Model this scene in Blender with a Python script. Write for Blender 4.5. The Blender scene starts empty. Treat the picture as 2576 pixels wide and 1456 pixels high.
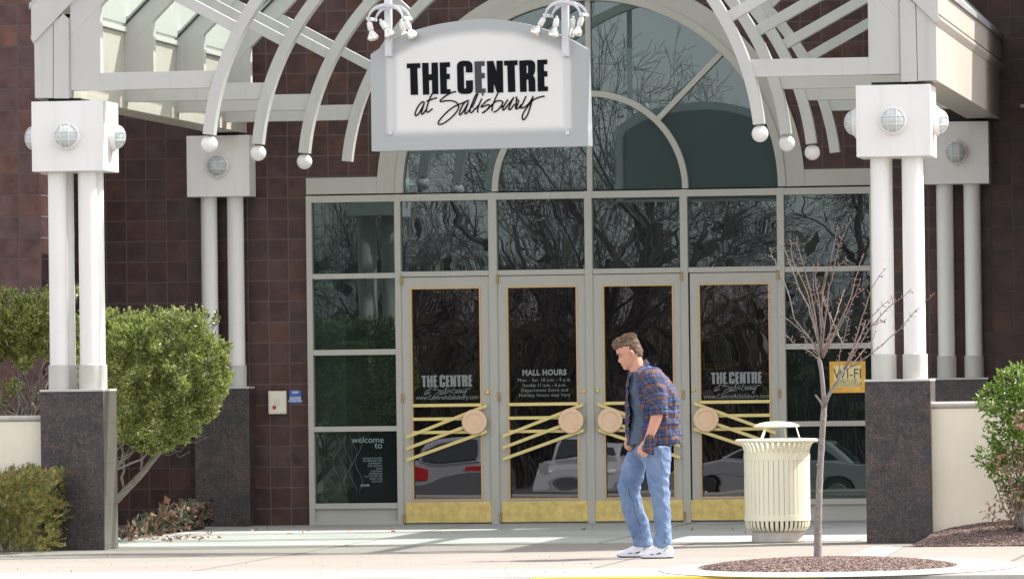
import bpy, bmesh, math, random
from mathutils import Vector, Matrix, noise
from mathutils.geometry import tessellate_polygon
R = math.radians
S = bpy.context.scene
C = S.collection
random.seed(7)

# ---------------------------------------------------------------- camera
F = 15073.0                       # focal length in units of a 2576 px wide picture
TANY, TANP, ROLL = 0.15, 224 / F, 0.0125
_psi = math.atan(TANY); _p = math.atan(TANP)
CAM = Vector((58.6 * math.sin(_psi), -58.6 * math.cos(_psi), 1.416))
_f0 = Vector((-math.sin(_psi), math.cos(_psi), 0)); _r0 = Vector((math.cos(_psi), math.sin(_psi), 0)); _z = Vector((0, 0, 1))
FW = _f0 * math.cos(_p) + _z * math.sin(_p)
_u0 = _z * math.cos(_p) - _f0 * math.sin(_p)
RT = _r0 * math.cos(ROLL) - _u0 * math.sin(ROLL)
UP = _r0 * math.sin(ROLL) + _u0 * math.cos(ROLL)
cd = bpy.data.cameras.new('camera'); cam = bpy.data.objects.new('camera', cd); C.objects.link(cam)
m = Matrix((RT, UP, -FW)).transposed().to_4x4(); m.translation = CAM
cam.matrix_world = m
cd.sensor_width = 36; cd.lens = F / 2576 * 36; cd.clip_start = 0.5; cd.clip_end = 3000
S.camera = cam

# ---------------------------------------------------------------- sky, sun, exposure
SUN_EL = R(54); SAZ = Vector((0.88, 0.475, 0))          # towards the sun
W = bpy.data.worlds.new('World'); S.world = W; W.use_nodes = True
nt = W.node_tree; bg = nt.nodes['Background']
sky = nt.nodes.new('ShaderNodeTexSky'); sky.sky_type = 'NISHITA'; sky.sun_disc = False
sky.sun_elevation = SUN_EL; sky.sun_rotation = math.atan2(SAZ.x, SAZ.y)
sky.air_density = 1.0; sky.dust_density = 2.0; sky.ozone_density = 1.0
hs = nt.nodes.new('ShaderNodeHueSaturation'); hs.inputs['Saturation'].default_value = 0.22
nt.links.new(sky.outputs[0], hs.inputs['Color'])
tn = nt.nodes.new('ShaderNodeMix'); tn.data_type = 'RGBA'; tn.blend_type = 'MULTIPLY'; tn.inputs[0].default_value = 1; tn.inputs[7].default_value = (1.0, .965, .945, 1)
nt.links.new(hs.outputs[0], tn.inputs[6]); nt.links.new(tn.outputs[2], bg.inputs[0]); bg.inputs[1].default_value = 0.15
sd = bpy.data.lights.new('sun', 'SUN'); sd.energy = 3.2; sd.angle = R(0.53); sd.color = (1, 0.95, 0.87)
so = bpy.data.objects.new('sun', sd); C.objects.link(so)
_s = (SAZ * math.cos(SUN_EL) + _z * math.sin(SUN_EL)).normalized()
so.rotation_euler = _s.to_track_quat('Z', 'Y').to_euler(); so.location = _s * 60
S.view_settings.view_transform = 'Standard'; S.view_settings.look = 'None'
S.view_settings.exposure = 1.60; S.view_settings.gamma = 1
try:
    S.cycles.use_denoising = True; S.cycles.max_bounces = 8; S.cycles.transparent_max_bounces = 16
except Exception: pass

# ---------------------------------------------------------------- picture -> place
def ray(x, y): return FW + RT * ((x - 1288) / F) - UP * ((y - 728) / F)
def P(x, y, Y=0.0):
    d = ray(x, y); return CAM + d * ((Y - CAM.y) / d.y)
def G(x, y, z=0.0):
    d = ray(x, y); return CAM + d * ((z - CAM.z) / d.z)
def PP(x, y, o, n):
    d = ray(x, y); return CAM + d * ((o - CAM).dot(n) / d.dot(n))
def crop(ox, oy, s): return lambda x, y: ((ox + x / s) / 1.16110, (oy + y / s) / 1.16110)
c1 = crop(0, 0, 2.8); c2 = crop(900, 0, 2.8); c3 = crop(1800, 0, 2.163); c4 = crop(0, 500, 2.427)
c5 = crop(1700, 500, 1.995); c6 = crop(2000, 1050, 2.2755); c7 = crop(0, 1050, 2.2756); c8 = crop(850, 1050, 2.2756)
cA = crop(1720, 940, 4.0433); cB = crop(1760, 1280, 3.935); cT = crop(2050, 900, 4.4118); cS = crop(1180, 160, 5.8545)
c9 = crop(760, 1120, 3.4667)

# ---------------------------------------------------------------- objects
def tag(o, label=None, cat=None, group=None, kind=None):
    if label: o['label'] = label
    if cat: o['category'] = cat
    if group: o['group'] = group
    if kind: o['kind'] = kind
    return o
def thing(name, label, cat, loc=(0, 0, 0), group=None):
    o = bpy.data.objects.new(name, None); C.objects.link(o); o.location = loc
    o.empty_display_size = 0.2
    return tag(o, label, cat, group)
def dup(root, loc, label, group=None):
    r = root.copy(); C.objects.link(r); r.location = loc; r['label'] = label
    if group: r['group'] = group
    def rec(a, b):
        for ch in list(a.children):
            c = ch.copy(); C.objects.link(c); c.parent = b; rec(ch, c)
    rec(root, r); return r

class MB:
    def __init__(s): s.v = []; s.f = []; s.M = None
    def add(s, vs, fs):
        n = len(s.v)
        if s.M is not None: vs = [s.M @ Vector(v) for v in vs]
        s.v += [tuple(v) for v in vs]; s.f += [tuple(i + n for i in f) for f in fs]; return s
    def box(s, x0, x1, y0, y1, z0, z1):
        if x0 > x1: x0, x1 = x1, x0
        if y0 > y1: y0, y1 = y1, y0
        if z0 > z1: z0, z1 = z1, z0
        return s.add([(x0,y0,z0),(x1,y0,z0),(x1,y1,z0),(x0,y1,z0),(x0,y0,z1),(x1,y0,z1),(x1,y1,z1),(x0,y1,z1)],
                     [(0,3,2,1),(4,5,6,7),(0,1,5,4),(1,2,6,5),(2,3,7,6),(3,0,4,7)])
    def prism(s, pts, y0, y1, holes=()):        # outline in x,z pushed through y
        loops = [list(pts)] + [list(h) for h in holes]
        def area(p): return sum(p[i][0]*p[(i+1)%len(p)][1]-p[(i+1)%len(p)][0]*p[i][1] for i in range(len(p)))
        if area(loops[0]) < 0: loops[0].reverse()
        for h in loops[1:]:
            if area(h) > 0: h.reverse()
        tri = tessellate_polygon([[Vector((p[0], p[1], 0)) for p in l] for l in loops])
        flat = [p for l in loops for p in l]; n = len(flat)
        vs = [(p[0], y0, p[1]) for p in flat] + [(p[0], y1, p[1]) for p in flat]
        fs = []
        for t in tri:
            a, b, c = [flat[i] for i in t]
            ccw = (b[0]-a[0])*(c[1]-a[1])-(c[0]-a[0])*(b[1]-a[1]) > 0
            t = tuple(t) if ccw else tuple(reversed(t))
            fs.append(t); fs.append(tuple(i + n for i in reversed(t)))
        k = 0
        for l in loops:
            for i in range(len(l)):
                a, b = k + i, k + (i + 1) % len(l); fs.append((b, a, a + n, b + n))
            k += len(l)
        return s.add(vs, fs)
    def tube(s, pts, rad, n=8, cap=True):
        pts = [Vector(p) for p in pts]
        if not hasattr(rad, '__len__'): rad = [rad] * len(pts)
        vs, fs = [], []; ref = None
        for i, p in enumerate(pts):
            t = (pts[min(i+1, len(pts)-1)] - pts[max(i-1, 0)])
            t = t.normalized() if t.length > 1e-9 else Vector((0,0,1))
            if ref is None:
                ref = Vector((0,0,1)) if abs(t.z) < .9 else Vector((1,0,0))
            a = t.cross(ref).normalized(); b = a.cross(t).normalized(); ref = b
            for k in range(n):
                q = 2*math.pi*k/n; vs.append(p + (a*math.cos(q) + b*math.sin(q))*rad[i])
        for i in range(len(pts)-1):
            for k in range(n):
                k2 = (k+1) % n; fs.append((i*n+k, i*n+k2, (i+1)*n+k2, (i+1)*n+k))
        if cap: fs.append(tuple(reversed(range(n)))); fs.append(tuple((len(pts)-1)*n+k for k in range(n)))
        return s.add(vs, fs)
    def lathe(s, prof, c=(0,0,0), n=32, axis=None):   # prof: (radius, height)
        M = Matrix.Translation(Vector(c))
        if axis is not None: M = M @ Vector(axis).to_track_quat('Z', 'Y').to_matrix().to_4x4()
        vs, fs = [], []
        for r, h in prof:
            for k in range(n):
                q = 2*math.pi*k/n; vs.append(M @ Vector((r*math.cos(q), r*math.sin(q), h)))
        for i in range(len(prof)-1):
            for k in range(n):
                k2 = (k+1) % n; fs.append((i*n+k, i*n+k2, (i+1)*n+k2, (i+1)*n+k))
        return s.add(vs, fs)
    def ball(s, c, r, n=16, sc=(1,1,1)):
        prof = [(max(1e-4, math.sin(math.pi*i/(n//2))), -math.cos(math.pi*i/(n//2))) for i in range(n//2+1)]
        vs, fs = [], []; c = Vector(c)
        for a, h in prof:
            for k in range(n):
                q = 2*math.pi*k/n; vs.append(c + Vector((a*math.cos(q)*sc[0], a*math.sin(q)*sc[1], h*sc[2]))*r)
        for i in range(len(prof)-1):
            for k in range(n):
                k2 = (k+1) % n; fs.append((i*n+k, i*n+k2, (i+1)*n+k2, (i+1)*n+k))
        return s.add(vs, fs)
    def loft(s, rings, closed=True, cap=True):
        n = len(rings[0]); vs = [p for r in rings for p in r]; fs = []
        for i in range(len(rings)-1):
            for k in range(n if closed else n-1):
                k2 = (k+1) % n; fs.append((i*n+k, i*n+k2, (i+1)*n+k2, (i+1)*n+k))
        if cap and closed: fs.append(tuple(reversed(range(n)))); fs.append(tuple((len(rings)-1)*n+k for k in range(n)))
        return s.add(vs, fs)
    def build(s, name, mat, parent=None, smooth=False, bevel=0, base=None, fix=False):
        me = bpy.data.meshes.new(name)
        b = Vector(base) if base is not None else (Vector(parent.location) if parent is not None and parent.parent is None else Vector((0,0,0)))
        root = parent
        while root is not None and root.parent is not None: root = root.parent
        if base is None and root is not None: b = Vector(root.location)
        me.from_pydata([(v[0]-b.x, v[1]-b.y, v[2]-b.z) for v in s.v], [], s.f)
        if fix:
            bm = bmesh.new(); bm.from_mesh(me); bmesh.ops.remove_doubles(bm, verts=bm.verts, dist=1e-5)
            bmesh.ops.recalc_face_normals(bm, faces=bm.faces); bm.to_mesh(me); bm.free()
        me.materials.append(mat)
        if smooth:
            for p in me.polygons: p.use_smooth = True
        o = bpy.data.objects.new(name, me); C.objects.link(o)
        if parent is not None: o.parent = parent
        elif base is not None: o.location = b
        if bevel:
            md = o.modifiers.new('bevel', 'BEVEL'); md.width = bevel; md.segments = 2; md.limit_method = 'ANGLE'
        return o
def alone(o, label, cat, group=None, kind=None): return tag(o, label, cat, group, kind)

# ---------------------------------------------------------------- materials
def mat(name, col=(.5,.5,.5), rough=.5, metal=0, spec=.5, noise_amt=0, noise_scale=5, bump=0, bump_scale=40, coat=0, stain=0, sheen=0):
    m = bpy.data.materials.new(name); m.use_nodes = True; nt = m.node_tree; N = nt.nodes; L = nt.links
    b = N['Principled BSDF']; b.inputs['Base Color'].default_value = (*col, 1); b.inputs['Roughness'].default_value = rough
    b.inputs['Metallic'].default_value = metal; b.inputs['Specular IOR Level'].default_value = spec
    if coat: b.inputs['Coat Weight'].default_value = coat; b.inputs['Coat Roughness'].default_value = .1
    if sheen: b.inputs['Sheen Weight'].default_value = sheen
    tc = N.new('ShaderNodeTexCoord')
    if noise_amt:
        n = N.new('ShaderNodeTexNoise'); n.inputs['Scale'].default_value = noise_scale; n.inputs['Detail'].default_value = 8
        n.inputs['Roughness'].default_value = .65
        L.new(tc.outputs['Object'], n.inputs['Vector'])
        mr = N.new('ShaderNodeMapRange'); mr.inputs[1].default_value = .3; mr.inputs[2].default_value = .7
        mr.inputs[3].default_value = 1-noise_amt; mr.inputs[4].default_value = 1+noise_amt*.6
        L.new(n.outputs['Fac'], mr.inputs[0])
        mx = N.new('ShaderNodeMix'); mx.data_type = 'RGBA'; mx.blend_type = 'MULTIPLY'; mx.inputs[0].default_value = 1
        mx.inputs[6].default_value = (*col, 1); L.new(mr.outputs[0], mx.inputs[7]); L.new(mx.outputs[2], b.inputs['Base Color'])
        mr2 = N.new('ShaderNodeMapRange'); mr2.inputs[3].default_value = max(0, rough-.08); mr2.inputs[4].default_value = min(1, rough+.12)
        L.new(n.outputs['Fac'], mr2.inputs[0]); L.new(mr2.outputs[0], b.inputs['Roughness'])
        if stain:      # vertical rain streaks and grime, a wear pattern of its own
            mp = N.new('ShaderNodeMapping'); mp.inputs['Scale'].default_value = (9, 9, .7); L.new(tc.outputs['Object'], mp.inputs[0])
            n2 = N.new('ShaderNodeTexNoise'); n2.inputs['Scale'].default_value = 1.6; n2.inputs['Detail'].default_value = 6
            L.new(mp.outputs[0], n2.inputs['Vector'])
            r2 = N.new('ShaderNodeMapRange'); r2.inputs[1].default_value = .52; r2.inputs[2].default_value = .78
            r2.inputs[3].default_value = 0; r2.inputs[4].default_value = stain; L.new(n2.outputs['Fac'], r2.inputs[0])
            m2 = N.new('ShaderNodeMix'); m2.data_type = 'RGBA'; L.new(r2.outputs[0], m2.inputs[0]); L.new(mx.outputs[2], m2.inputs[6])
            m2.inputs[7].default_value = (col[0]*.6, col[1]*.55, col[2]*.47, 1); L.new(m2.outputs[2], b.inputs['Base Color'])
    if bump:
        n = N.new('ShaderNodeTexNoise'); n.inputs['Scale'].default_value = bump_scale; n.inputs['Detail'].default_value = 4
        L.new(tc.outputs['Object'], n.inputs['Vector'])
        bp = N.new('ShaderNodeBump'); bp.inputs['Strength'].default_value = bump; bp.inputs['Distance'].default_value = .01
        L.new(n.outputs['Fac'], bp.inputs['Height']); L.new(bp.outputs[0], b.inputs['Normal'])
    return m

def tile_mat(name, x0, z0, axis='X', t=.2032, g=1.0):
    m = bpy.data.materials.new(name); m.use_nodes = True; nt = m.node_tree; N = nt.nodes; L = nt.links
    b = N['Principled BSDF']; tc = N.new('ShaderNodeTexCoord'); sp = N.new('ShaderNodeSeparateXYZ'); L.new(tc.outputs['Object'], sp.inputs[0])
    def M_(op, a, bb=None, c=None):
        n = N.new('ShaderNodeMath'); n.operation = op
        for i, v in enumerate((a, bb, c)):
            if v is None: continue
            if hasattr(v, 'links'): L.new(v, n.inputs[i])
            else: n.inputs[i].default_value = v
        return n.outputs[0]
    # small waviness of the joints
    nz = N.new('ShaderNodeTexNoise'); nz.inputs['Scale'].default_value = 3; L.new(tc.outputs['Object'], nz.inputs['Vector'])
    wob = M_('MULTIPLY', M_('SUBTRACT', nz.outputs['Fac'], .5), .02)
    u = M_('ADD', M_('DIVIDE', M_('SUBTRACT', sp.outputs[axis], x0), t), wob)
    v = M_('ADD', M_('DIVIDE', M_('SUBTRACT', sp.outputs['Z'], z0), t), wob)
    fu, fv = M_('FRACT', u), M_('FRACT', v); iu, iv = M_('FLOOR', u), M_('FLOOR', v)
    du = M_('MINIMUM', fu, M_('SUBTRACT', 1, fu)); dv = M_('MINIMUM', fv, M_('SUBTRACT', 1, fv)); d = M_('MINIMUM', du, dv)
    mr = N.new('ShaderNodeMapRange'); mr.inputs[1].default_value = .020; mr.inputs[2].default_value = .036; mr.interpolation_type = 'SMOOTHSTEP'
    L.new(d, mr.inputs[0])                                     # 0 joint .. 1 tile
    cb = N.new('ShaderNodeCombineXYZ'); L.new(iu, cb.inputs[0]); L.new(iv, cb.inputs[1])
    wn = N.new('ShaderNodeTexWhiteNoise'); wn.noise_dimensions = '2D'; L.new(cb.outputs[0], wn.inputs['Vector'])
    cr = N.new('ShaderNodeValToRGB'); e = cr.color_ramp.elements
    e[0].position = 0; e[0].color = (.050*g,.026*g,.025*g,1); e[1].position = 1; e[1].color = (.074*g,.034*g,.026*g,1)
    for p, c in ((.3, (.052*g,.024*g,.020*g,1)), (.55, (.050*g,.029*g,.031*g,1)), (.85, (.064*g,.029*g,.022*g,1))):
        k = e.new(p); k.color = c
    L.new(wn.outputs['Value'], cr.inputs[0])
    n1 = N.new('ShaderNodeTexNoise'); n1.inputs['Scale'].default_value = 6; n1.inputs['Detail'].default_value = 8; L.new(tc.outputs['Object'], n1.inputs['Vector'])
    off = N.new('ShaderNodeVectorMath'); off.operation = 'MULTIPLY_ADD'; off.inputs[1].default_value = (7,7,7)
    L.new(wn.outputs['Color'], off.inputs[0]); L.new(tc.outputs['Object'], off.inputs[2]); L.new(off.outputs[0], n1.inputs['Vector'])
    r1 = N.new('ShaderNodeMapRange'); r1.inputs[1].default_value = .3; r1.inputs[2].default_value = .7; r1.inputs[3].default_value = .65; r1.inputs[4].default_value = 1.5
    L.new(n1.outputs['Fac'], r1.inputs[0])
    mx = N.new('ShaderNodeMix'); mx.data_type = 'RGBA'; mx.blend_type = 'MULTIPLY'; mx.inputs[0].default_value = 1
    L.new(cr.outputs[0], mx.inputs[6]); L.new(r1.outputs[0], mx.inputs[7])
    # pale lime bloom patches
    n3 = N.new('ShaderNodeTexNoise'); n3.inputs['Scale'].default_value = 2.3; n3.inputs['Detail'].default_value = 6; L.new(tc.outputs['Object'], n3.inputs['Vector'])
    r3 = N.new('ShaderNodeMapRange'); r3.inputs[1].default_value = .58; r3.inputs[2].default_value = .78; r3.inputs[4].default_value = .35; L.new(n3.outputs['Fac'], r3.inputs[0])
    m3 = N.new('ShaderNodeMix'); m3.data_type = 'RGBA'; L.new(r3.outputs[0], m3.inputs[0]); L.new(mx.outputs[2], m3.inputs[6]); m3.inputs[7].default_value = (.11,.085,.088,1)
    jm = N.new('ShaderNodeMix'); jm.data_type = 'RGBA'; L.new(mr.outputs[0], jm.inputs[0]); jm.inputs[6].default_value = (.115,.088,.088,1); L.new(m3.outputs[2], jm.inputs[7])
    L.new(jm.outputs[2], b.inputs['Base Color'])
    rr = N.new('ShaderNodeMapRange'); rr.inputs[3].default_value = .9; rr.inputs[4].default_value = .46; b.inputs['Specular IOR Level'].default_value = .35; L.new(mr.outputs[0], rr.inputs[0]); L.new(rr.outputs[0], b.inputs['Roughness'])
    bp = N.new('ShaderNodeBump'); bp.inputs['Strength'].default_value = .5; bp.inputs['Distance'].default_value = .006
    h = M_('ADD', mr.outputs[0], M_('MULTIPLY', n1.outputs['Fac'], .5)); L.new(h, bp.inputs['Height']); L.new(bp.outputs[0], b.inputs['Normal'])
    return m

def granite_mat(name, dusty=0):
    m = bpy.data.materials.new(name); m.use_nodes = True; nt = m.node_tree; N = nt.nodes; L = nt.links; b = N['Principled BSDF']
    tc = N.new('ShaderNodeTexCoord')
    v = N.new('ShaderNodeTexVoronoi'); v.inputs['Scale'].default_value = 130; L.new(tc.outputs['Object'], v.inputs['Vector'])
    sp = N.new('ShaderNodeSeparateColor'); L.new(v.outputs['Color'], sp.inputs[0])
    n = N.new('ShaderNodeTexNoise'); n.inputs['Scale'].default_value = 5; n.inputs['Detail'].default_value = 6; n.inputs['Distortion'].default_value = 1.5; L.new(tc.outputs['Object'], n.inputs['Vector'])
    ad = N.new('ShaderNodeMath'); ad.operation = 'MULTIPLY_ADD'; ad.inputs[1].default_value = 1.0; L.new(sp.outputs[0], ad.inputs[0])
    sc = N.new('ShaderNodeMath'); sc.operation = 'MULTIPLY_ADD'; sc.inputs[1].default_value = 1.5; sc.inputs[2].default_value = -.75; L.new(n.outputs['Fac'], sc.inputs[0]); L.new(sc.outputs[0], ad.inputs[2])
    cr = N.new('ShaderNodeValToRGB'); e = cr.color_ramp.elements
    e[0].position = .15; e[0].color = (.016,.014,.019,1); e[1].position = 1; e[1].color = (.125,.072,.058,1)
    k = e.new(.45); k.color = (.032,.027,.034,1); k = e.new(.78); k.color = (.062,.050,.052,1)
    L.new(ad.outputs[0], cr.inputs[0])
    last = cr.outputs[0]
    sx = N.new('ShaderNodeSeparateXYZ'); L.new(tc.outputs['Object'], sx.inputs[0])
    # pale weathering veil
    n2 = N.new('ShaderNodeTexNoise'); n2.inputs['Scale'].default_value = 3; n2.inputs['Detail'].default_value = 8; L.new(tc.outputs['Object'], n2.inputs['Vector'])
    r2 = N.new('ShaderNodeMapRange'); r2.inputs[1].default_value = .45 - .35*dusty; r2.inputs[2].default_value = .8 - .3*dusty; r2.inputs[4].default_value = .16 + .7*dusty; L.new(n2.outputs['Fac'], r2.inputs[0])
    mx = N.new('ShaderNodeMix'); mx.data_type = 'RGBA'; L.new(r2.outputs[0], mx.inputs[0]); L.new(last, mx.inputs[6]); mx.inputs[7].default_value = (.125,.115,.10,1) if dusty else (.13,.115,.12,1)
    def fr_(src, off, per, w):
        a = N.new('ShaderNodeMath'); a.operation = 'ADD'; a.inputs[1].default_value = off; L.new(src, a.inputs[0])
        d = N.new('ShaderNodeMath'); d.operation = 'PINGPONG'; d.inputs[1].default_value = per/2; L.new(a.outputs[0], d.inputs[0])
        c = N.new('ShaderNodeMath'); c.operation = 'LESS_THAN'; c.inputs[1].default_value = w; L.new(d.outputs[0], c.inputs[0]); return c.outputs[0]
    j = N.new('ShaderNodeMath'); j.operation = 'MAXIMUM'; L.new(fr_(sx.outputs['X'], 0, .545, .0022), j.inputs[0]); L.new(fr_(sx.outputs['Z'], -.04, .347, .0022), j.inputs[1])
    jx = N.new('ShaderNodeMix'); jx.data_type = 'RGBA'; L.new(j.outputs[0], jx.inputs[0]); L.new(mx.outputs[2], jx.inputs[6]); jx.inputs[7].default_value = (.035,.03,.03,1)
    L.new(jx.outputs[2], b.inputs['Base Color']); b.inputs['Roughness'].default_value = .35
    return m

def glass_mat(name, tint, refl=.1, wave=.0, wscale=(2.5, 2.5, 7), rcol=(1,1,1), seed=0, film=0, fcol=(.5,.55,.58)):
    m = bpy.data.materials.new(name); m.use_nodes = True; nt = m.node_tree; N = nt.nodes; L = nt.links
    N.remove(N['Principled BSDF']); out = N['Material Output']
    tr = N.new('ShaderNodeBsdfTransparent'); tr.inputs[0].default_value = (*tint, 1)
    gl = N.new('ShaderNodeBsdfGlossy'); gl.inputs['Color'].default_value = (*rcol, 1); gl.inputs['Roughness'].default_value = 0.0
    if wave:
        tc = N.new('ShaderNodeTexCoord'); mp = N.new('ShaderNodeMapping'); mp.inputs['Scale'].default_value = wscale; mp.inputs['Location'].default_value = (seed, 0, seed*2)
        n = N.new('ShaderNodeTexNoise'); n.inputs['Scale'].default_value = 1; n.inputs['Detail'].default_value = 1.3; n.inputs['Roughness'].default_value = .4
        L.new(tc.outputs['Object'], mp.inputs[0]); L.new(mp.outputs[0], n.inputs['Vector'])
        bp = N.new('ShaderNodeBump'); bp.inputs['Strength'].default_value = 1; bp.inputs['Distance'].default_value = wave
        L.new(n.outputs['Fac'], bp.inputs['Height']); L.new(bp.outputs[0], gl.inputs['Normal'])
    mx = N.new('ShaderNodeMixShader'); mx.inputs[0].default_value = refl
    L.new(tr.outputs[0], mx.inputs[1]); L.new(gl.outputs[0], mx.inputs[2]); last = mx.outputs[0]
    if film:       # dust that also puts the panes' blue-grey haze of light into colour
        df = N.new('ShaderNodeBsdfDiffuse'); df.inputs[0].default_value = (*fcol, 1); m2 = N.new('ShaderNodeMixShader'); m2.inputs[0].default_value = film
        L.new(last, m2.inputs[1]); L.new(df.outputs[0], m2.inputs[2]); last = m2.outputs[0]
    L.new(last, out.inputs[0])
    return m

def leaf_mat(name, cols, rough=.35, trans=.25, spec=.5):
    m = bpy.data.materials.new(name); m.use_nodes = True; nt = m.node_tree; N = nt.nodes; L = nt.links; b = N['Principled BSDF']
    g = N.new('ShaderNodeNewGeometry'); cr = N.new('ShaderNodeValToRGB'); e = cr.color_ramp.elements
    e[0].position = 0; e[0].color = (*cols[0], 1); e[1].position = 1; e[1].color = (*cols[-1], 1)
    for i, c in enumerate(cols[1:-1]): k = e.new((i+1)/(len(cols)-1)); k.color = (*c, 1)
    L.new(g.outputs['Random Per Island'], cr.inputs[0]); L.new(cr.outputs[0], b.inputs['Base Color'])
    b.inputs['Roughness'].default_value = rough; b.inputs['Specular IOR Level'].default_value = spec
    tl = N.new('ShaderNodeBsdfTranslucent'); L.new(cr.outputs[0], tl.inputs[0]); mx = N.new('ShaderNodeMixShader'); mx.inputs[0].default_value = trans
    L.new(b.outputs[0], mx.inputs[1]); L.new(tl.outputs[0], mx.inputs[2]); L.new(mx.outputs[0], N['Material Output'].inputs[0])
    return m

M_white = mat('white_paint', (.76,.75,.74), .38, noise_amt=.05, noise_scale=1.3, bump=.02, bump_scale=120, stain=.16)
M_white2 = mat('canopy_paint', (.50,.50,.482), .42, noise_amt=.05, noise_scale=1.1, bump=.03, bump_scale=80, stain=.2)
M_fascia = mat('fascia_panel', (.44,.41,.365), .45, noise_amt=.06, noise_scale=1.2, stain=.25)
M_grey = mat('taupe_frame_paint', (.43,.42,.382), .45, noise_amt=.05, noise_scale=2, stain=.12)
M_capgrey = mat('grey_base_paint', (.5,.49,.46), .5, noise_amt=.06, stain=.2)
M_dark = mat('dark_gap', (.02,.02,.02), .8)
M_hinge = mat('aged_brass', (.42,.30,.14), .5, metal=.4, noise_amt=.3, noise_scale=30)
M_brass = mat('brass', (.70,.54,.19), .42, metal=.4, noise_amt=.3, noise_scale=14)
M_brassbar = mat('brass_bar', (.72,.60,.25), .4, metal=.35, noise_amt=.12, noise_scale=6)
M_copper = mat('copper_disc', (.80,.56,.38), .42, metal=.15, noise_amt=.08, noise_scale=8)
M_goldtrim = mat('gold_trim', (.58,.40,.19), .5, metal=.15)
M_cream = mat('cream_stucco', (.87,.80,.665), .85, noise_amt=.06, noise_scale=2.5, bump=.25, bump_scale=220, stain=.12)
M_coping = mat('coping_concrete', (.47,.44,.40), .8, noise_amt=.15, noise_scale=9, bump=.3, bump_scale=90)
M_bin = mat('bin_enamel', (.79,.75,.575), .35, noise_amt=.05, noise_scale=3, stain=.12)
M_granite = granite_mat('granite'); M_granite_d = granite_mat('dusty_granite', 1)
M_frost = mat('frosted_lens', (.50,.55,.56), .22, spec=.7)
M_black = mat('black_vinyl', (.007,.008,.011), .8, spec=.1)
M_blackgrey = mat('faded_black_vinyl', (.026,.028,.038), .35)
M_bark = mat('young_bark', (.235,.21,.19), .8, noise_amt=.35, noise_scale=30, bump=.6, bump_scale=70)
M_twig = mat('twig_bark', (.22,.17,.15), .7, noise_amt=.3, noise_scale=25)
M_oldbark = mat('grey_stem_bark', (.22,.19,.16), .85, noise_amt=.4, noise_scale=25, bump=.5)
M_farbark = mat('far_tree_bark', (.055,.045,.04), .9)
M_chrome = mat('lamp_silver', (.82,.8,.74), .12, metal=1)
M_decal = mat('window_decal', (.21,.23,.24), .6)
M_decal2 = mat('window_decal_pale', (.25,.33,.35), .6); M_decal3 = mat('window_decal_line', (.14,.19,.19), .6)
# ================================================================ SETTING
def ground_mat(name, c1_, c2_, scale, joint=None, rough=.85, bump=.3):
    m = bpy.data.materials.new(name); m.use_nodes = True; nt = m.node_tree; N = nt.nodes; L = nt.links; b = N['Principled BSDF']
    tc = N.new('ShaderNodeTexCoord'); b.inputs['Roughness'].default_value = rough
    n = N.new('ShaderNodeTexNoise'); n.inputs['Scale'].default_value = .7; n.inputs['Detail'].default_value = 10; n.inputs['Roughness'].default_value = .7
    L.new(tc.outputs['Object'], n.inputs['Vector'])
    r = N.new('ShaderNodeMapRange'); r.inputs[1].default_value = .35; r.inputs[2].default_value = .65; L.new(n.outputs['Fac'], r.inputs[0])
    mx = N.new('ShaderNodeMix'); mx.data_type = 'RGBA'; L.new(r.outputs[0], mx.inputs[0]); mx.inputs[6].default_value = (*c1_, 1); mx.inputs[7].default_value = (*c2_, 1)
    g = N.new('ShaderNodeTexNoise'); g.inputs['Scale'].default_value = scale; g.inputs['Detail'].default_value = 3; L.new(tc.outputs['Object'], g.inputs['Vector'])
    gr = N.new('ShaderNodeMapRange'); gr.inputs[3].default_value = .8; gr.inputs[4].default_value = 1.2; L.new(g.outputs['Fac'], gr.inputs[0])
    m2 = N.new('ShaderNodeMix'); m2.data_type = 'RGBA'; m2.blend_type = 'MULTIPLY'; m2.inputs[0].default_value = 1; L.new(mx.outputs[2], m2.inputs[6]); L.new(gr.outputs[0], m2.inputs[7])
    last = m2.outputs[2]
    # dark specks (grit, gum) with sparse distribution
    v = N.new('ShaderNodeTexVoronoi'); v.inputs['Scale'].default_value = 3.2; L.new(tc.outputs['Object'], v.inputs['Vector'])
    vr = N.new('ShaderNodeMapRange'); vr.inputs[1].default_value = .04; vr.inputs[2].default_value = .07; vr.inputs[3].default_value = .55; vr.inputs[4].default_value = 0; L.new(v.outputs['Distance'], vr.inputs[0])
    m3 = N.new('ShaderNodeMix'); m3.data_type = 'RGBA'; L.new(vr.outputs[0], m3.inputs[0]); L.new(last, m3.inputs[6]); m3.inputs[7].default_value = (c1_[0]*.45, c1_[1]*.42, c1_[2]*.38, 1); last = m3.outputs[2]
    if joint:
        br = N.new('ShaderNodeTexBrick'); br.offset = 0; br.inputs['Scale'].default_value = 1; br.inputs['Brick Width'].default_value = joint; br.inputs['Row Height'].default_value = joint
        br.inputs['Mortar Size'].default_value = .022; br.inputs['Mortar Smooth'].default_value = .3
        mp = N.new('ShaderNodeMapping'); mp.inputs['Location'].default_value = (.4, .35, 0); L.new(tc.outputs['Object'], mp.inputs[0]); L.new(mp.outputs[0], br.inputs['Vector'])
        m4 = N.new('ShaderNodeMix'); m4.data_type = 'RGBA'; L.new(br.outputs['Fac'], m4.inputs[0]); L.new(last, m4.inputs[6]); m4.inputs[7].default_value = (c1_[0]*.6, c1_[1]*.56, c1_[2]*.5, 1); last = m4.outputs[2]
    L.new(last, b.inputs['Base Color'])
    bp = N.new('ShaderNodeBump'); bp.inputs['Strength'].default_value = bump; bp.inputs['Distance'].default_value = .004; L.new(g.outputs['Fac'], bp.inputs['Height']); L.new(bp.outputs[0], b.inputs['Normal'])
    return m
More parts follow.
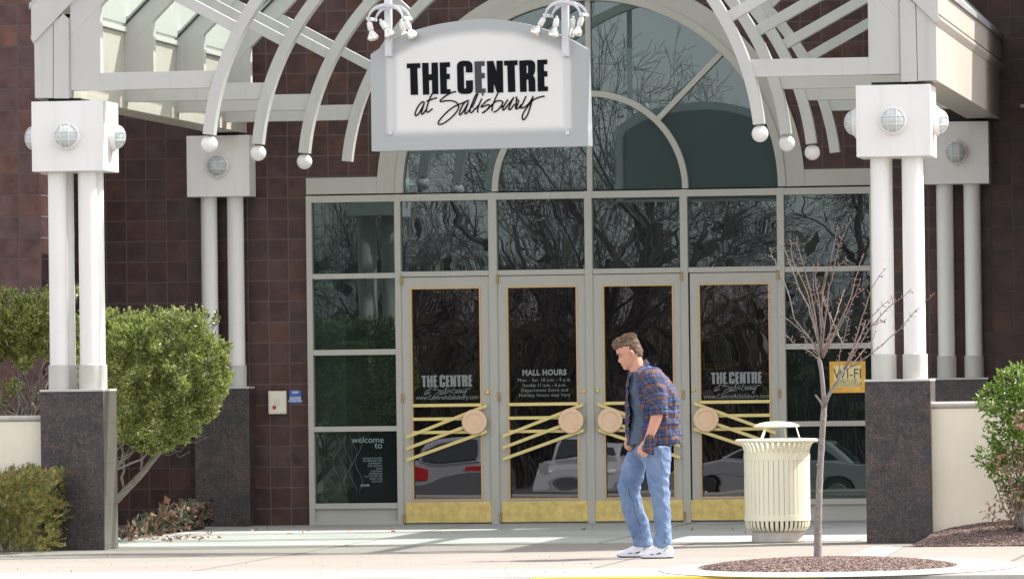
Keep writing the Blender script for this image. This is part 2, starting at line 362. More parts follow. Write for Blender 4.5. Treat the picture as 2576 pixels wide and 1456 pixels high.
M_walk = ground_mat('sidewalk_concrete', (.195,.176,.157), (.222,.204,.184), 90, joint=3.05)
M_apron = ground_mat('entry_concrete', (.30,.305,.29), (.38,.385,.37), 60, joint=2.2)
M_palec = ground_mat('pale_concrete', (.27,.26,.24), (.30,.29,.27), 90)
M_asph = ground_mat('asphalt', (.045,.045,.047), (.06,.06,.062), 200, rough=.9)
M_mulch = ground_mat('bark_mulch', (.12,.08,.073), (.17,.12,.11), 220, bump=1)
M_yel = mat('kerb_yellow', (.72,.50,.06), .6, noise_amt=.15)
M_kerb = mat('kerb_concrete', (.34,.33,.31), .8, noise_amt=.1, noise_scale=8)

YF = G(178, 1383).y                # front plane of the two front piers
YK = G(1700, 1449).y               # kerb
lot = [(-260,-1.35),(-66,-1.35),(-62,-1.32),(YK-.15,-.15)]
q = MB(); q.add([(x,y,z) for x in (-150,150) for y,z in lot], [(i,4+i,5+i,1+i) for i in range(3)])
tag(q.build('parking_lot', M_asph, base=(0,0,0)), kind='structure')
tag(MB().box(-60, 60, YK, 12, -.5, 0).build('sidewalk', M_walk, base=(0,0,0)), kind='structure')
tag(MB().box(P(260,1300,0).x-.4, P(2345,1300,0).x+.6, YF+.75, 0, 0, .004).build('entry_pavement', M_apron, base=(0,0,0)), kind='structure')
tag(MB().box(-60, 60, YK-1.1, YK-.15, -.3, -.14).build('gutter', M_palec, base=(0,0,0)), kind='structure')
xk0, xk1 = G(1345,1452).x, G(2065,1452).x
tag(MB().box(-60, xk0, YK-.15, YK, -.5, 0).box(xk1, 60, YK-.15, YK, -.5, 0).build('kerb', M_kerb, base=(0,0,0)), kind='structure')
tag(MB().box(xk0, xk1, YK-.15, YK, -.5, .001).build('kerb_painted', M_yel, base=(0,0,0)), kind='structure')
ys_ = G(1000,1434).y
tag(MB().box(-60, 60, YK+.0, ys_, 0, .004).build('kerb_strip', M_palec, base=(0,0,0)), kind='structure')
tag(MB().box(-60, 60, ys_, ys_+.05, 0, .0035).build('pavement_joint', mat('joint_sealant', (.10,.09,.08), .9), base=(0,0,0)), kind='structure')
a_, b_, c_, d_ = G(2122,1402), G(2200,1374), G(2275,1374), G(2225,1402)
pv = MB(); pv.add([(p.x,p.y,.004) for p in (a_,d_,c_,b_)], [(0,1,2,3)])
tag(pv.build('sunlit_patch', M_palec, base=(0,0,0)), kind='structure')  # whiter sheet: brightness of a sunlit slab put into the colour

# ================================================================ MALL BUILDING
X = lambda x, y=700, Y=0: P(x, y, Y).x
Z = lambda x, y, Y=0: P(x, y, Y).z
x0t = P(319.4, 700, 0).x; z0t = P(319.4, 608, 0).z
T_main = tile_mat('glazed_block', x0t, z0t)
YL = -1.95
xl, zl = P(50, 700, YL), P(50, (320/2.427+500)/1.1611, YL)
T_left_lit = tile_mat('glazed_block_wing_lit', xl.x, zl.z, g=1.7)  # lighter tile copy: grazing light on the wing put into its colour
T_ret = tile_mat('glazed_block_return', YL, zl.z, axis='Y')
mall = thing('mall_building', 'dark brown glazed block mall front with taupe arched glass entrance', 'building', (0,0,0))

XL, XR = X(773), X(2205)
AC = P(1484.5, 478, 0)                       # centre of the arch
ku = (X(1957,478) - X(1012,478)) / 945.0     # metres per px on the facade there
RO, RI = 539*ku, 473*ku
z_fas = Z(885, 446)                          # top of the flat fascia bands
def arc(cx, cz, r, a0, a1, n): return [(cx + r*math.cos(R(a0+(a1-a0)*i/n)), cz + r*math.sin(R(a0+(a1-a0)*i/n))) for i in range(n+1)]
a_f = math.degrees(math.asin((z_fas-AC.z)/RO))
TOPW = 6.0
XW0, XW1 = X(98), 5.35
out = [(XL,-.2),(XL,z_fas)] + arc(AC.x, AC.z, RO, 180-a_f, a_f, 60) + [(XR,z_fas),(XR,-.2),(XW1+.5,-.2),(XW1+.5,TOPW),(XW0-1.5,TOPW),(XW0-1.5,-.2)]
MB().prism(out, 0, .35).build('block_wall', T_main, mall)
xw = P(105, 700, YL).x
MB().box(-14, xw, YL, .34, -.2, 6.6).build('block_wall_wing', T_left_lit, mall)
MB().add([(xw+.002,YL,-.2),(xw+.002,0,-.2),(xw+.002,0,6.6),(xw+.002,YL,6.6)], [(0,1,2,3)]).build('block_wall_return', T_ret, mall)
XM = 5.35
MB().box(XM, 14, -2.1, .34, -.2, 9).build('block_wall_east_wing', T_left_lit, mall)
# parapet caps
MB().box(xw-.0, XM, -.04, .5, TOPW, TOPW+.12).build('parapet_cap', M_capgrey, mall)
# interior shell
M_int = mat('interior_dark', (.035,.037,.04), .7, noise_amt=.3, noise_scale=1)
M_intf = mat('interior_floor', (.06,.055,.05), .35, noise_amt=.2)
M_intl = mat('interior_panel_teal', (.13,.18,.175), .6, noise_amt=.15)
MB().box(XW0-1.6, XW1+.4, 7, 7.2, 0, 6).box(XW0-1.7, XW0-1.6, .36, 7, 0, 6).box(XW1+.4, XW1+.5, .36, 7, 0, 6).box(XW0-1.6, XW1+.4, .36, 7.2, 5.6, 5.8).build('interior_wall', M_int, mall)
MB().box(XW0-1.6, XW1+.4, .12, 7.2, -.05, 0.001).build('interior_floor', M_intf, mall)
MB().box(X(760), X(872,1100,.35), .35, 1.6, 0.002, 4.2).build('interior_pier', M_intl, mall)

# arch surround and fascias
fr = thing('arched_window_wall', 'taupe painted arched window wall with dark mirror-like panes round the doors', 'window wall', (0,0,0))
ring = MB()
o1 = arc(AC.x, AC.z, RO-.002, 180, 0, 64); i1 = arc(AC.x, AC.z, RI, 0, 180, 64)
ring.prism(o1 + i1, -.035, .08)
sur = ring.build('arch_surround', M_grey, fr, bevel=.004)
bead = MB(); o1 = arc(AC.x, AC.z, RI+.07, 180, 0, 64); i1 = arc(AC.x, AC.z, RI-.005, 0, 180, 64)
bead.prism(o1+i1, -.055, .07).build('arch_bead', M_grey, fr, bevel=.006)
z_b0, z_b1 = Z(1130, 505), Z(1130, 487)
xa = AC.x - RO + .03
MB().box(XL+.002, xa, -.03, .08, z_b1+.012, z_fas-.002).build('fascia_panel', M_grey, fr, bevel=.004)
MB().box(AC.x+RO-.03, XR-.002, -.03, .08, z_b1+.012, z_fas-.002).build('fascia_panel', M_grey, fr, bevel=.004)
# mullions
mx_ = [(773,787),(995,1010),(1231,1252),(1473,1492),(1713,1732),(1957,1975),(2190,2205)]
mul = [(X(a), X(b)) for a, b in mx_]
for i, (a, b) in enumerate(mul): MB().box(a, b, -.045, .075, 0, z_b1).build('mullion', M_grey, fr, bevel=.004)
def bar(*a): MB().box(*a).build('transom_bar', M_grey, fr, bevel=.003)
bar(mul[0][0]+.003, mul[-1][1]-.003, -.042, .072, z_b0, z_b1-.003)
rows = [(688,701),(879,893),(1072,1085),(1265,1279),(1310,1323)]
zr = [(Z(890,b), Z(890,a)) for a, b in rows]
for zz in zr:
    for (a, b) in ((mul[0][1], mul[1][0]), (mul[5][1], mul[6][0])):
        bar(a, b, -.038, .07, max(0.002, zz[0]), zz[1])
zt = (Z(1125,695), Z(1125,682))
for i in range(1, 5): bar(mul[i][1], mul[i+1][0], -.038, .07, *zt)
for a, b in ((mul[0][1], mul[1][0]), (mul[5][1], mul[6][0])): MB().box(a, b, 0, .05, zr[4][1], zr[3][0]).build('base_panel', M_grey, fr)
# arch tracery
tr_ = MB()
tr_.prism(arc(AC.x, AC.z, 247*ku, 180, 0, 48) + arc(AC.x, AC.z, 232*ku, 0, 180, 48), -.033, .07)
for a in (45, 90, 135):
    r0, r1 = (246 if a != 90 else 0)*ku, RI+.02; w = .026
    d = Vector((math.cos(R(a)), math.sin(R(a)))); nn = Vector((-d.y, d.x))
    c0 = Vector((AC.x, AC.z)) + d*r0; c1_ = Vector((AC.x, AC.z)) + d*r1
    if a == 90: c0.y = z_b1-.004
    tr_.prism([tuple(c0-nn*w), tuple(c1_-nn*w), tuple(c1_+nn*w), tuple(c0+nn*w)], -.03, .068)
tr_.build('arch_glazing_bar', M_grey, fr, bevel=.003)
# panes
G_up = glass_mat('arch_glass', (.26,.30,.30), .13, .00025, (1.2,1,1.2), (.80,.96,1), film=.055, fcol=(.42,.58,.6))
G_mid = [glass_mat('transom_glass', (.20,.24,.25), .13, .0006, (1.3,1,2.4), (.78,.95,1), seed=k*3.1, film=.028) for k in range(2)]
G_side = glass_mat('side_glass', (.30,.37,.37), .075, .0003, (1.2,1,2.0), (.8,1,.98), film=.024, fcol=(.4,.6,.6))
G_door = [glass_mat('door_glass', (.17,.155,.15), .105, .0012, (1.1,1,1.7), (.95,.95,1), seed=5+k*4.3, film=.014, fcol=(.5,.5,.58)) for k in range(2)]
def pane(x0, x1, z0, z1, g, y=.03, parent=None, name='pane'):
    return MB().add([(x0,y,z0),(x1,y,z0),(x1,y,z1),(x0,y,z1)], [(0,1,2,3)]).build(name, g, parent or fr)
g_ = MB(); pts = arc(AC.x, AC.z, RI+.01, 0, 180, 48)
for a0, a1, r0, r1 in ((0,45,240,474),(45,90,240,474),(90,135,240,474),(135,180,240,474),(0,90,0,240),(90,180,0,240)):
    o = arc(AC.x, AC.z, r1*ku, a0, a1, 16); i = arc(AC.x, AC.z, r0*ku, a1, a0, 16) if r0 else [(AC.x, AC.z)]
    pp = o + i
    MB().add([(p[0], .03, p[1]) for p in pp], [tuple(range(len(pp)))]).build('arch_pane', G_up, fr)
for i in range(1, 5): pane(mul[i][1]-.01, mul[i+1][0]+.01, zt[1]-.01, z_b0+.01, G_mid[i % 2])
for k, (a, b) in enumerate(((mul[0][1], mul[1][0]), (mul[5][1], mul[6][0]))):
    zs = [z_b0] + [v for zz in zr[:4] for v in (zz[1], zz[0])]
    for j in range(4): pane(a-.01, b+.01, zs[2*j+1]-.01, zs[2*j]+.01, G_side if k == 0 else (G_mid[1] if j < 2 else G_side))

# ---------------------------------------------------------------- doors
FONT = None
def text_mesh(s, size, sx=1.0, bold=0.0, align='CENTER', shear=0, space=1.0):
    cu = bpy.data.curves.new('t', 'FONT'); cu.body = s; cu.size = size; cu.align_x = align; cu.offset = bold; cu.shear = shear; cu.space_character = space
    cu.resolution_u = 3
    o = bpy.data.objects.new('t', cu); C.objects.link(o)
    dg = bpy.context.evaluated_depsgraph_get(); me = bpy.data.meshes.new_from_object(o.evaluated_get(dg))
    C.objects.unlink(o); bpy.data.objects.remove(o)
    vs = [(v.co.x*sx, v.co.y) for v in me.vertices]; fs = [tuple(p.vertices) for p in me.polygons]
    bpy.data.meshes.remove(me); return vs, fs
def put_text(mb, s, cx, z, y, size, **k):
    vs, fs = text_mesh(s, size, **k); mb.add([(cx+v[0], y, z+v[1]) for v in vs], fs)

LET = {
 'T': [[(50,155),(278,147),(280,230),(228,232),(243,688),(118,690),(106,236),(52,236)]],
 'H': [[(312,145),(420,142),(424,338),(475,336),(472,140),(580,137),(590,675),(485,678),(480,440),(428,442),(435,684),(328,686)]],
 'E': [[(612,137),(786,130),(788,212),(730,215),(731,330),(784,329),(786,418),(732,424),(736,594),(796,592),(800,672),(626,676)]],
 'C': [[(908,200),(915,160),(945,124),(1000,108),(1060,106),(1120,114),(1160,145),(1172,190),(1175,305),(1062,308),(1058,215),(1050,202),(1035,200),(1022,215),(1030,570),(1038,583),(1055,583),(1066,570),(1062,445),(1180,440),(1182,590),(1170,640),(1130,668),(1050,676),(980,672),(935,645),(918,600)]],
 'E2': [[(1206,120),(1380,113),(1382,195),(1322,198),(1324,316),(1380,315),(1384,404),(1328,408),(1334,582),(1394,580),(1398,655),(1224,660)]],
 'N': [[(1420,113),(1530,109),(1585,300),(1584,108),(1690,105),(1700,648),(1592,650),(1535,485),(1538,652),(1434,655)]],
 'T2': [[(1713,108),(1943,98),(1946,180),(1893,183),(1907,638),(1783,643),(1768,188),(1716,190)]],
 'R': [[(1972,105),(2150,95),(2205,105),(2238,140),(2246,200),(2242,290),(2228,330),(2210,360),(2235,395),(2246,440),(2250,632),(2136,635),(2130,440),(2122,428),(2105,428),(2096,440),(2100,636),(1988,640)],[(2095,195),(2108,183),(2122,190),(2124,310),(2115,322),(2098,318)]],
 'E3': [[(2280,93),(2450,86),(2452,165),(2394,168),(2397,285),(2452,284),(2454,375),(2400,378),(2404,545),(2462,545),(2464,624),(2290,630)]]}
STR = [
 [(345,812),(320,808),(280,840),(230,910),(200,980),(192,1030),(210,1045),(245,1020),(290,950),(345,850)],
 [(348,820),(320,930),(298,1000),(310,1020),(340,1000),(380,940)],
 [(490,660),(440,760),(400,880),(385,950),(395,985),(420,980),(485,930)], [(395,795),(560,738)],
 [(885,636),(830,645),(740,690),(660,750),(620,790),(640,805),(720,790),(820,790),(890,815),(930,860),(935,910),(900,980),(820,1070),(720,1150),(640,1190),(595,1190),(590,1160),(620,1110),(700,1020),(800,930),(900,870),(1000,830),(1105,785)],
 [(1105,790),(1060,800),(1010,860),(970,940),(950,1020),(970,1028),(1010,980),(1070,880),(1100,820)],
 [(1092,850),(1050,960),(1045,1005),(1065,1010),(1110,960),(1160,880)],
 [(1260,670),(1225,700),(1190,780),(1150,880),(1130,960),(1140,990),(1170,985),(1220,920)], [(1262,680),(1215,800),(1165,905)],
 [(1330,760),(1290,850),(1265,930),(1262,985)], [(1225,930),(1290,850)], [(1345,668),(1352,695)],
 [(1475,765),(1420,790),(1330,880),(1330,898),(1380,880),(1430,860),(1470,870),(1440,920),(1380,980),(1345,995)], [(1345,995),(1440,930),(1510,850)],
 [(1610,655),(1570,740),(1530,840),(1510,920),(1508,960)],
 [(1500,880),(1560,810),(1620,790),(1680,800),(1690,830),(1650,900),(1590,960),(1540,985)], [(1650,905),(1700,880)],
 [(1775,775),(1740,830),(1700,900),(1690,940),(1712,945),(1760,890),(1878,735)], [(1872,745),(1830,830),(1800,900),(1795,940),(1830,930),(1890,850)],
 [(1925,725),(1925,780),(1915,860),(1910,920),(1930,932)], [(1925,760),(1962,792),(1940,860),(1920,925),(1960,915),(2000,860)],
 [(2085,720),(2050,800),(2010,880),(1985,905),(2020,915),(2080,890),(2150,820),(2200,740)],
 [(2210,715),(2180,830),(2150,930),(2110,1040),(2060,1105),(2034,1110),(2025,1060),(2060,970),(2140,860),(2210,780),(2300,735),(2400,712)]]
def smooth(p, k=4):
    if len(p) < 3: return p
    q = [p[0]] + list(p) + [p[-1]]; o = []
    for i in range(1, len(q)-2):
        for j in range(k):
            t = j/k; a, b, c, d = q[i-1], q[i], q[i+1], q[i+2]
            o.append(tuple(.5*((2*b[n]) + (-a[n]+c[n])*t + (2*a[n]-5*b[n]+4*c[n]-d[n])*t*t + (-a[n]+3*b[n]-3*c[n]+d[n])*t**3) for n in range(len(b))))
    o.append(p[-1]); return o
def stroke(mb, pts, w, y0, y1):        # ribbon in x,z, given thickness in y
    pts = [Vector(p) for p in pts]; L_, R_ = [], []
    for i, p in enumerate(pts):
        t = (pts[min(i+1,len(pts)-1)] - pts[max(i-1,0)]).normalized(); n = Vector((-t.y, t.x))*w
        L_.append(p+n); R_.append(p-n)
    for i in range(len(pts)-1):
        mb.prism([tuple(R_[i]), tuple(R_[i+1]), tuple(L_[i+1]), tuple(L_[i])], y0, y1)
    for p in (pts[0], pts[-1]): mb.prism([(p.x+w*math.cos(q*.785), p.y+w*math.sin(q*.785)) for q in range(8)], y0, y1)
def logo_flat(mb, x0, x1, z1, y, hfac=1.0):      # decal version: same wordmark mapped into a rectangle on the glass
    s = (x1-x0)/(2464-50)
    f = lambda p: (x0+(p[0]-50)*s, z1-(p[1]-100+ (p[0]-50)*.025)*s*hfac)
    for k, l in LET.items(): mb.prism([f(p) for p in l[0]], y, y+.0006, [[f(p) for p in h] for h in l[1:]])
    for st in STR: stroke(mb, [f(p) for p in smooth(st, 3)], 11*s, y-.001, y-.0004)

def door(xa, xb, hinge_left, label):
    """leaf between px xa and xb"""
    x0, x1 = X(xa,1000)+.006, X(xb,1000)-.006
    z0, z1 = .012, zt[0]-.006
    root = thing('entrance_door', label, 'door', (x0, 0, 0), 'taupe glass doors in a row under the arch')
    s = 1 if hinge_left else -1
    def xx(px_from_hinge):       # offset measured on door 1 from its left edge 1012
        d = (px_from_hinge-1012)*ku2
        return x0 + d if hinge_left else x1 - d
    ga, gb = sorted((xx(1035), xx(1212))); zg0, zg1 = Z(1125,1258), Z(1125,723)
    st = MB().prism([(x0,z0),(x1,z0),(x1,z1),(x0,z1)], -.03, .04, [[(ga,zg0),(gb,zg0),(gb,zg1),(ga,zg1)]])
    st.build('leaf_frame', M_grey, root, bevel=.004)
    t = .014
    MB().prism([(ga-.001,zg0-.001),(gb+.001,zg0-.001),(gb+.001,zg1+.001),(ga-.001,zg1+.001)], -.036, .0, [[(ga+t,zg0+t),(gb-t,zg0+t),(gb-t,zg1-t),(ga+t,zg1-t)]]).build('glass_trim', M_goldtrim, root)
    pane(ga, gb, zg0, zg1, G_door[0 if hinge_left else 1], .012, root, 'glass_pane')
    ka, kb = sorted((xx(1017), xx(1238)))
    MB().box(ka, kb, -.036, -.0305, Z(1125,1313), Z(1125,1262)).build('kick_plate', M_brass, root, bevel=.002)
    dc = (xx(1195), -.10, Z(1195,1061)); r = 31.5*ku2
    # horizontal pulls behind, diagonals in front
    h = MB()
    for yy in (1018.8, 1053, 1086.5):
        za = Z(1125, yy); xa_, xb_ = sorted((xx(1037), xx(1212 if yy < 1030 else 1226)))
        h.box(xa_, xb_, -.052, -.037, za-.0155, za+.0155)
    h.build('pull_bar', M_brassbar, root, bevel=.002)
    d = MB(); y_ = -.075
    for k, (pa, pb, dy) in enumerate((((1022,1099.5),(1226,1017.5),0), ((1022,1128.5),(1210,1056),.003), ((1022,1157),(1226,1082),0.006))):
        A = Vector((xx(pa[0]), Z(1022,pa[1]))); B = Vector((xx(pb[0]), Z(1226,pb[1]+2)))
        w = .0165
        d.prism([(A.x,A.y-w),(B.x,B.y-w),(B.x,B.y+w),(A.x,A.y+w)] if A.x < B.x else [(B.x,B.y-w),(A.x,A.y-w),(A.x,A.y+w),(B.x,B.y+w)], y_-dy, y_+.016-dy)
    d.build('diagonal_bar', M_brassbar, root, bevel=.002)
    MB().lathe([(0.001,.0195),(r*.62,.0195),(r*.64,.0165),(r*.67,.0195),(r*.70,.021),(r*.90,.021),(r*.97,.017),(r,.010),(r,0),(0.001,0)], (dc[0],-.086,dc[2]), 48, (0,-1,0)).build('pull_disc', M_copper, root)
    lk = MB().lathe([(.001,.018),(.016,.018),(.022,.010),(.022,0),(.001,0)], (xx(1227),-.03,Z(1227,986)), 16, (0,-1,0)).build('lock_cylinder', M_brass, root)
    hg = MB()
    for zz in (Z(1012,1001), .06, z1-.03):
        hg.tube([(xx(1013),-.045,zz-.045),(xx(1013),-.045,zz+.045)], .013, 10); hg.tube([(xx(1013),-.045,zz-.004),(xx(1013),-.045,zz+.004)], .016, 10)
    hg.build('hinge', M_hinge, root)
    return root, ga, gb, zg0, zg1
ku2 = (X(1479.6,1000) - X(1012,1000)) / 467.6
YG = .010
mh = ('with white wordmark lettering, leftmost of the four', 'lettered with the mall hours, second from the left')
d1, *g1 = door(1012, 1239.5, True, 'taupe glass door with wordmark decal at the far left of the four doors')
mb = MB(); logo_flat(mb, g1[0]+24*ku2, g1[1]-25*ku2, Z(1120,941), YG); put_text(mb, 'www.CentreAtSalisbury.com', (g1[0]+g1[1])/2, Z(1120,1004), YG, .062, sx=.86)
mb.build('window_lettering', M_decal, d1)
d2, *g2 = door(1254, 1480, True, 'taupe glass door lettered with the mall hours, second from the left')
mb = MB(); cx = (g2[0]+g2[1])/2 + .01
put_text(mb, 'MALL HOURS', cx, Z(1366,943), YG, .075, sx=.9, bold=.0035, space=1.1)
for s_, yy, sp in (('Mon. - Sat. 10 a.m. - 9 p.m.', 959, 1.05), ('Sunday 11 a.m. - 6 p.m.', 972, 1.0), ('Department Store and', 984.5, 1.1), ('Holiday Hours may Vary', 997, 1.1)):
    put_text(mb, s_, cx, Z(1366,yy), YG, .045, sx=1.02, space=sp)
mb.build('window_lettering', M_decal, d2)
mb = MB().box(X(1355,1170), X(1379,1170), .009, .0105, Z(1366,1189), Z(1366,1164)); mb.build('notice_sticker', mat('sticker_grey', (.13,.135,.14), .7, noise_amt=.3, noise_scale=60), d2)
d3, *g3 = door(1493, 1723, False, 'taupe glass door behind the walking man, second from the right')
d4, *g4 = door(1738, 1965, False, 'taupe glass door with wordmark decal beside the litter bin')
mb = MB(); logo_flat(mb, X(1788,950), X(1916,950), Z(1850,933), YG); put_text(mb, 'www.CentreAtSalisbury.com', X(1852,950), Z(1852,1001.5), YG, .062, sx=.88)
mb.build('window_lettering', M_decal, d4)
# posters taped inside the doors
def poster(name, label, x0, x1, y0, y1, col, yd=.05, txt=(), grp=None):
    xa, xb, za, zb = X(x0,y1), X(x1,y1), Z(x0,y1), Z(x0,y0)
    o = MB().box(xa, xb, yd, yd+.002, za, zb).build(name, mat(name+'_paper', col, .6, noise_amt=.35, noise_scale=6), base=(xa, yd, za))
    tag(o, label, 'poster', grp)
    if txt:
        mb = MB()
        for s_, fx, fz, sz in txt: put_text(mb, s_, xa+(xb-xa)*fx, za+(zb-za)*fz, yd-.001, sz)
        mb.build('poster_lettering', mat(name+'_ink', (.5,.46,.5), .7), o, base=(xa,yd,za))
    return o
poster('poster', 'purple poster taped inside the door behind the man', 1541, 1604, 944, 1105, (.32,.17,.36), .05, (('BUMP', .5, .78, .085), ('PHOTO', .5, .67, .085), ('HOURS', .5, .56, .085)))
poster('poster', 'dark green leafy poster inside the door beside the litter bin', 1760, 1838, 812, 908, (.15,.24,.12), .05)
poster('poster', 'narrow orange strip notice inside the door beside the litter bin', 1760, 1838, 912, 930, (.5,.28,.06), .05)

# ---------------------------------------------------------------- side pane lettering
mb = MB(); xr_ = X(960,1150)
put_text(mb, 'welcome', X(924,1110), Z(924,1113), .028, .088); put_text(mb, 'to', X(951,1125), Z(951,1127), .028, .088)
for k, s_ in enumerate(('WE ARE FOCUSED','ON SERVING OUR','COMMUNITY','AND MAKING','YOUR','SHOPPING','EXPERIENCE','A LITTLE BETTER','EVERY TIME','YOU VISIT')):
    put_text(mb, s_, xr_, Z(960,1154+k*6.45), .028, .0235, align='RIGHT')
put_text(mb, 'ROUSE', X(917,1221), Z(917,1222.5), .028, .028, bold=.001)
mb.build('window_lettering', M_decal2, fr); mb = MB()
for k in range(5):
    ph = k*1.6; xc = X(845+k*14,1150)
    stroke(mb, [(xc+.035*math.sin(ph+j*.42), Z(860,1092)+(Z(860,1235)-Z(860,1092))*j/22) for j in range(23)], .0012, .027, .0275)
mb.build('window_line_pattern', M_decal3, fr)

# wall-mounted things
zb_ = (Z(700,1041), Z(700,983))
ic = thing('intercom_box', 'cream emergency intercom box with a red push button on the block wall', 'intercom', (X(700,1010), 0, zb_[0]))
MB().box(X(678,1010), X(722,1010), -.07, 0, *zb_).build('housing', mat('cream_plastic', (.72,.68,.52), .4, noise_amt=.04), ic, bevel=.008)
MB().box(X(683,1010), X(717,1010), -.073, -.069, zb_[0]+.018, zb_[1]-.02).build('face_plate', mat('plate_pale', (.74,.71,.62), .35), ic)
gr = MB()
for j in range(9): gr.box(X(691,1010), X(709,1010), -.0745, -.0728, zb_[1]-.075-j*.009, zb_[1]-.0725-j*.009)
gr.build('speaker_grille', mat('grille_tan', (.5,.48,.4), .5), ic)
MB().lathe([(.001,.02),(.014,.018),(.019,.008),(.019,0)], (X(694,1024),-.073,Z(694,1024)), 16, (0,-1,0)).build('push_button', mat('red_button', (.5,.01,.015), .3), ic)
bs = MB().box(X(728,998), X(758,998), -.008, 0, Z(742,1014), Z(742,981)).build('wall_sign', mat('sign_blue', (.045,.11,.42), .4), base=(X(742),0,Z(742,1014)), bevel=.002)
tag(bs, 'small square blue assistance sign beside the cream intercom box', 'sign')
mb = MB(); xc = X(743,998)
logo_flat(mb, X(735,990), X(751.5,990), Z(742,983.5), -.0095)
for k, s_ in enumerate(('PLEASE PRESS','RED BUTTON','FOR ASSISTANCE')): put_text(mb, s_, xc, Z(742,1001.5+k*4.3), -.0092, .0185, bold=.0006)
mb.build('sign_lettering', mat('sign_white', (.75,.77,.8), .5), bs, base=(X(742),0,Z(742,1014)))
wf = tag(poster('window_poster', 'orange and pale yellow Wi-Fi notice on the glass behind the young tree', 2087, 2178-.5, 909, 988, (.85,.46,.07), .022), cat='poster')
xa, xb = X(2098,950), X(2166,950)
wp = MB().box(xa, xb, .0195, .0218, Z(2130,974), Z(2130,919)); wp.build('poster_inset', mat('poster_cream', (.8,.68,.34), .6), wf, base=wf.location)
mb = MB(); put_text(mb, 'WI-FI', (xa+xb)/2, Z(2130,952), .0185, .14, sx=.85)
for k, s_ in enumerate(('FREE IN THE','CENTER COURT &','THE FOOD COURT')): put_text(mb, s_, (xa+xb)/2, Z(2130,959.5+k*6.4), .0185, .032)
mb.build('poster_lettering', mat('poster_ink', (.06,.06,.05), .6), wf, base=wf.location)
sp_ = MB().box(X(2568,268), X(2592,268), -.12, 0, Z(2575,272), Z(2575,264)).build('pipe_outlet', M_coping, base=(X(2570),0,Z(2575,272)), bevel=.006)
tag(sp_, 'short pale pipe stub sticking out of the right block wall', 'pipe')
# ================================================================ COLUMN CLUSTERS
DF = (P(178,1000,YF)-CAM).dot(FW); DR = (P(561,1000,-.15)-CAM).dot(FW)
kf = DF/F; kr = DR/F
zp = P(178,979,YF).z; zc = P(178,917,YF).z; zbb = P(174,431,YF).z; zbt = P(174,255,YF).z
def bulkhead(parent, c, n, r=.115):
    """caged round lamp on a face: centre c, outward normal n"""
    c = Vector(c); n = Vector(n)
    M = Matrix.Translation(c) @ n.to_track_quat('Z','Y').to_matrix().to_4x4()
    h = MB(); h.M = M; h.lathe([(r*.98,0),(r,.012),(r,.045),(r*.93,.056),(r*.84,.056),(r*.84,.04)], n=32)
    for s in (1,-1): h.M = M @ Matrix.Translation((0, s*r*1.04, .028)); h.ball((0,0,0), .012, 8)
    base = h.build('lamp_housing', M_white, parent, smooth=False)
    l = MB(); l.M = M; prof = [(r*.83,.045)] + [(r*.83*math.cos(R(a)), .05+r*.62*math.sin(R(a))) for a in range(10, 90, 10)] + [(.0005,.05+r*.62)]
    l.lathe(prof, n=28); l.build('lens', M_frost, base, smooth=True)
    g = MB(); g.M = M
    for o in (-.33, .33):
        w = math.sqrt(1-o*o)
        pr = [(math.cos(R(a))*w, math.sin(R(a))) for a in range(0, 181, 15)]
        g.tube([(o*r*.9, p[0]*r*.9, .05+max(0,p[1])*r*.66*(w)) for p in pr], .0042, 6)
        g.tube([(p[0]*r*.9, o*r*.9, .05+max(0,p[1])*r*.66*(w)) for p in pr], .0042, 6)
    g.build('wire_guard', M_white, base, smooth=True)

def pier(loc, deep, label, grp):
    """loc = centre of the front face on the ground"""
    rt = thing('column_pier', label, 'column', loc, grp)
    x, y = loc[0], loc[1]; w = .2725; dp = .545 if deep else .29
    MB().box(x-w, x+w, y, y+dp, -.02, zp-.02).build('granite_plinth', M_granite, rt, bevel=.004)
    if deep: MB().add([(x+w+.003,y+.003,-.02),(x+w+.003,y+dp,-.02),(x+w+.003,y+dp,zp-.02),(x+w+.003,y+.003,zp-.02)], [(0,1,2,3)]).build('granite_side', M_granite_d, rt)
    MB().box(x-w-.004, x+w+.006, y-.004, y+dp+.004, zp-.02, zp).build('plinth_cap', M_capgrey, rt, bevel=.004)
    ys = (y+.138, y+.402) if deep else (y+.145,)
    for yy in ys:
        for s in (-1, 1):
            cx = x + s*.132
            c = MB().lathe([(.0815,zc),(.0815,zbb+.001)], (cx,yy,0), 40).build('column', M_white, rt, smooth=True)
            MB().lathe([(.094,zp),(.094,zc-.004),(.088,zc),(.08,zc)], (cx,yy,0), 40).build('column_base', M_capgrey, c, smooth=False)
    bw = .312; bd = .62 if deep else .33; by = y-.04
    MB().box(x-bw, x+bw, by, by+bd, zbb, zbt).build('head_box', M_white, rt, bevel=.004)
    zl_ = (zbb+zbt)/2
    bulkhead(rt, (x, by, zl_), (0,-1,0))
    if deep:
        bulkhead(rt, (x+bw, by+bd/2, zl_), (1,0,0)); bulkhead(rt, (x-bw, by+bd/2, zl_), (-1,0,0))
    return rt
gF = 'granite and white column piers carrying the canopy'
xcl = P(185.5,750,YF+.138).x; xcr = P(2257.5,750,YF+.138).x
p1 = pier((xcl, YF, 0), True, 'front left cluster of white columns on granite with three caged lamps', gF)
p2 = dup(p1, (xcr, YF, 0), 'front right cluster of white columns on granite with three caged lamps', gF)
YR = -.29
p3 = pier((P(561,750,YR+.14).x, YR, 0), False, 'rear left pair of white columns against the block wall behind the shrub', gF)
p4 = dup(p3, (P(2414,750,YR+.14).x, YR, 0), 'rear right pair of white columns against the block wall', gF)

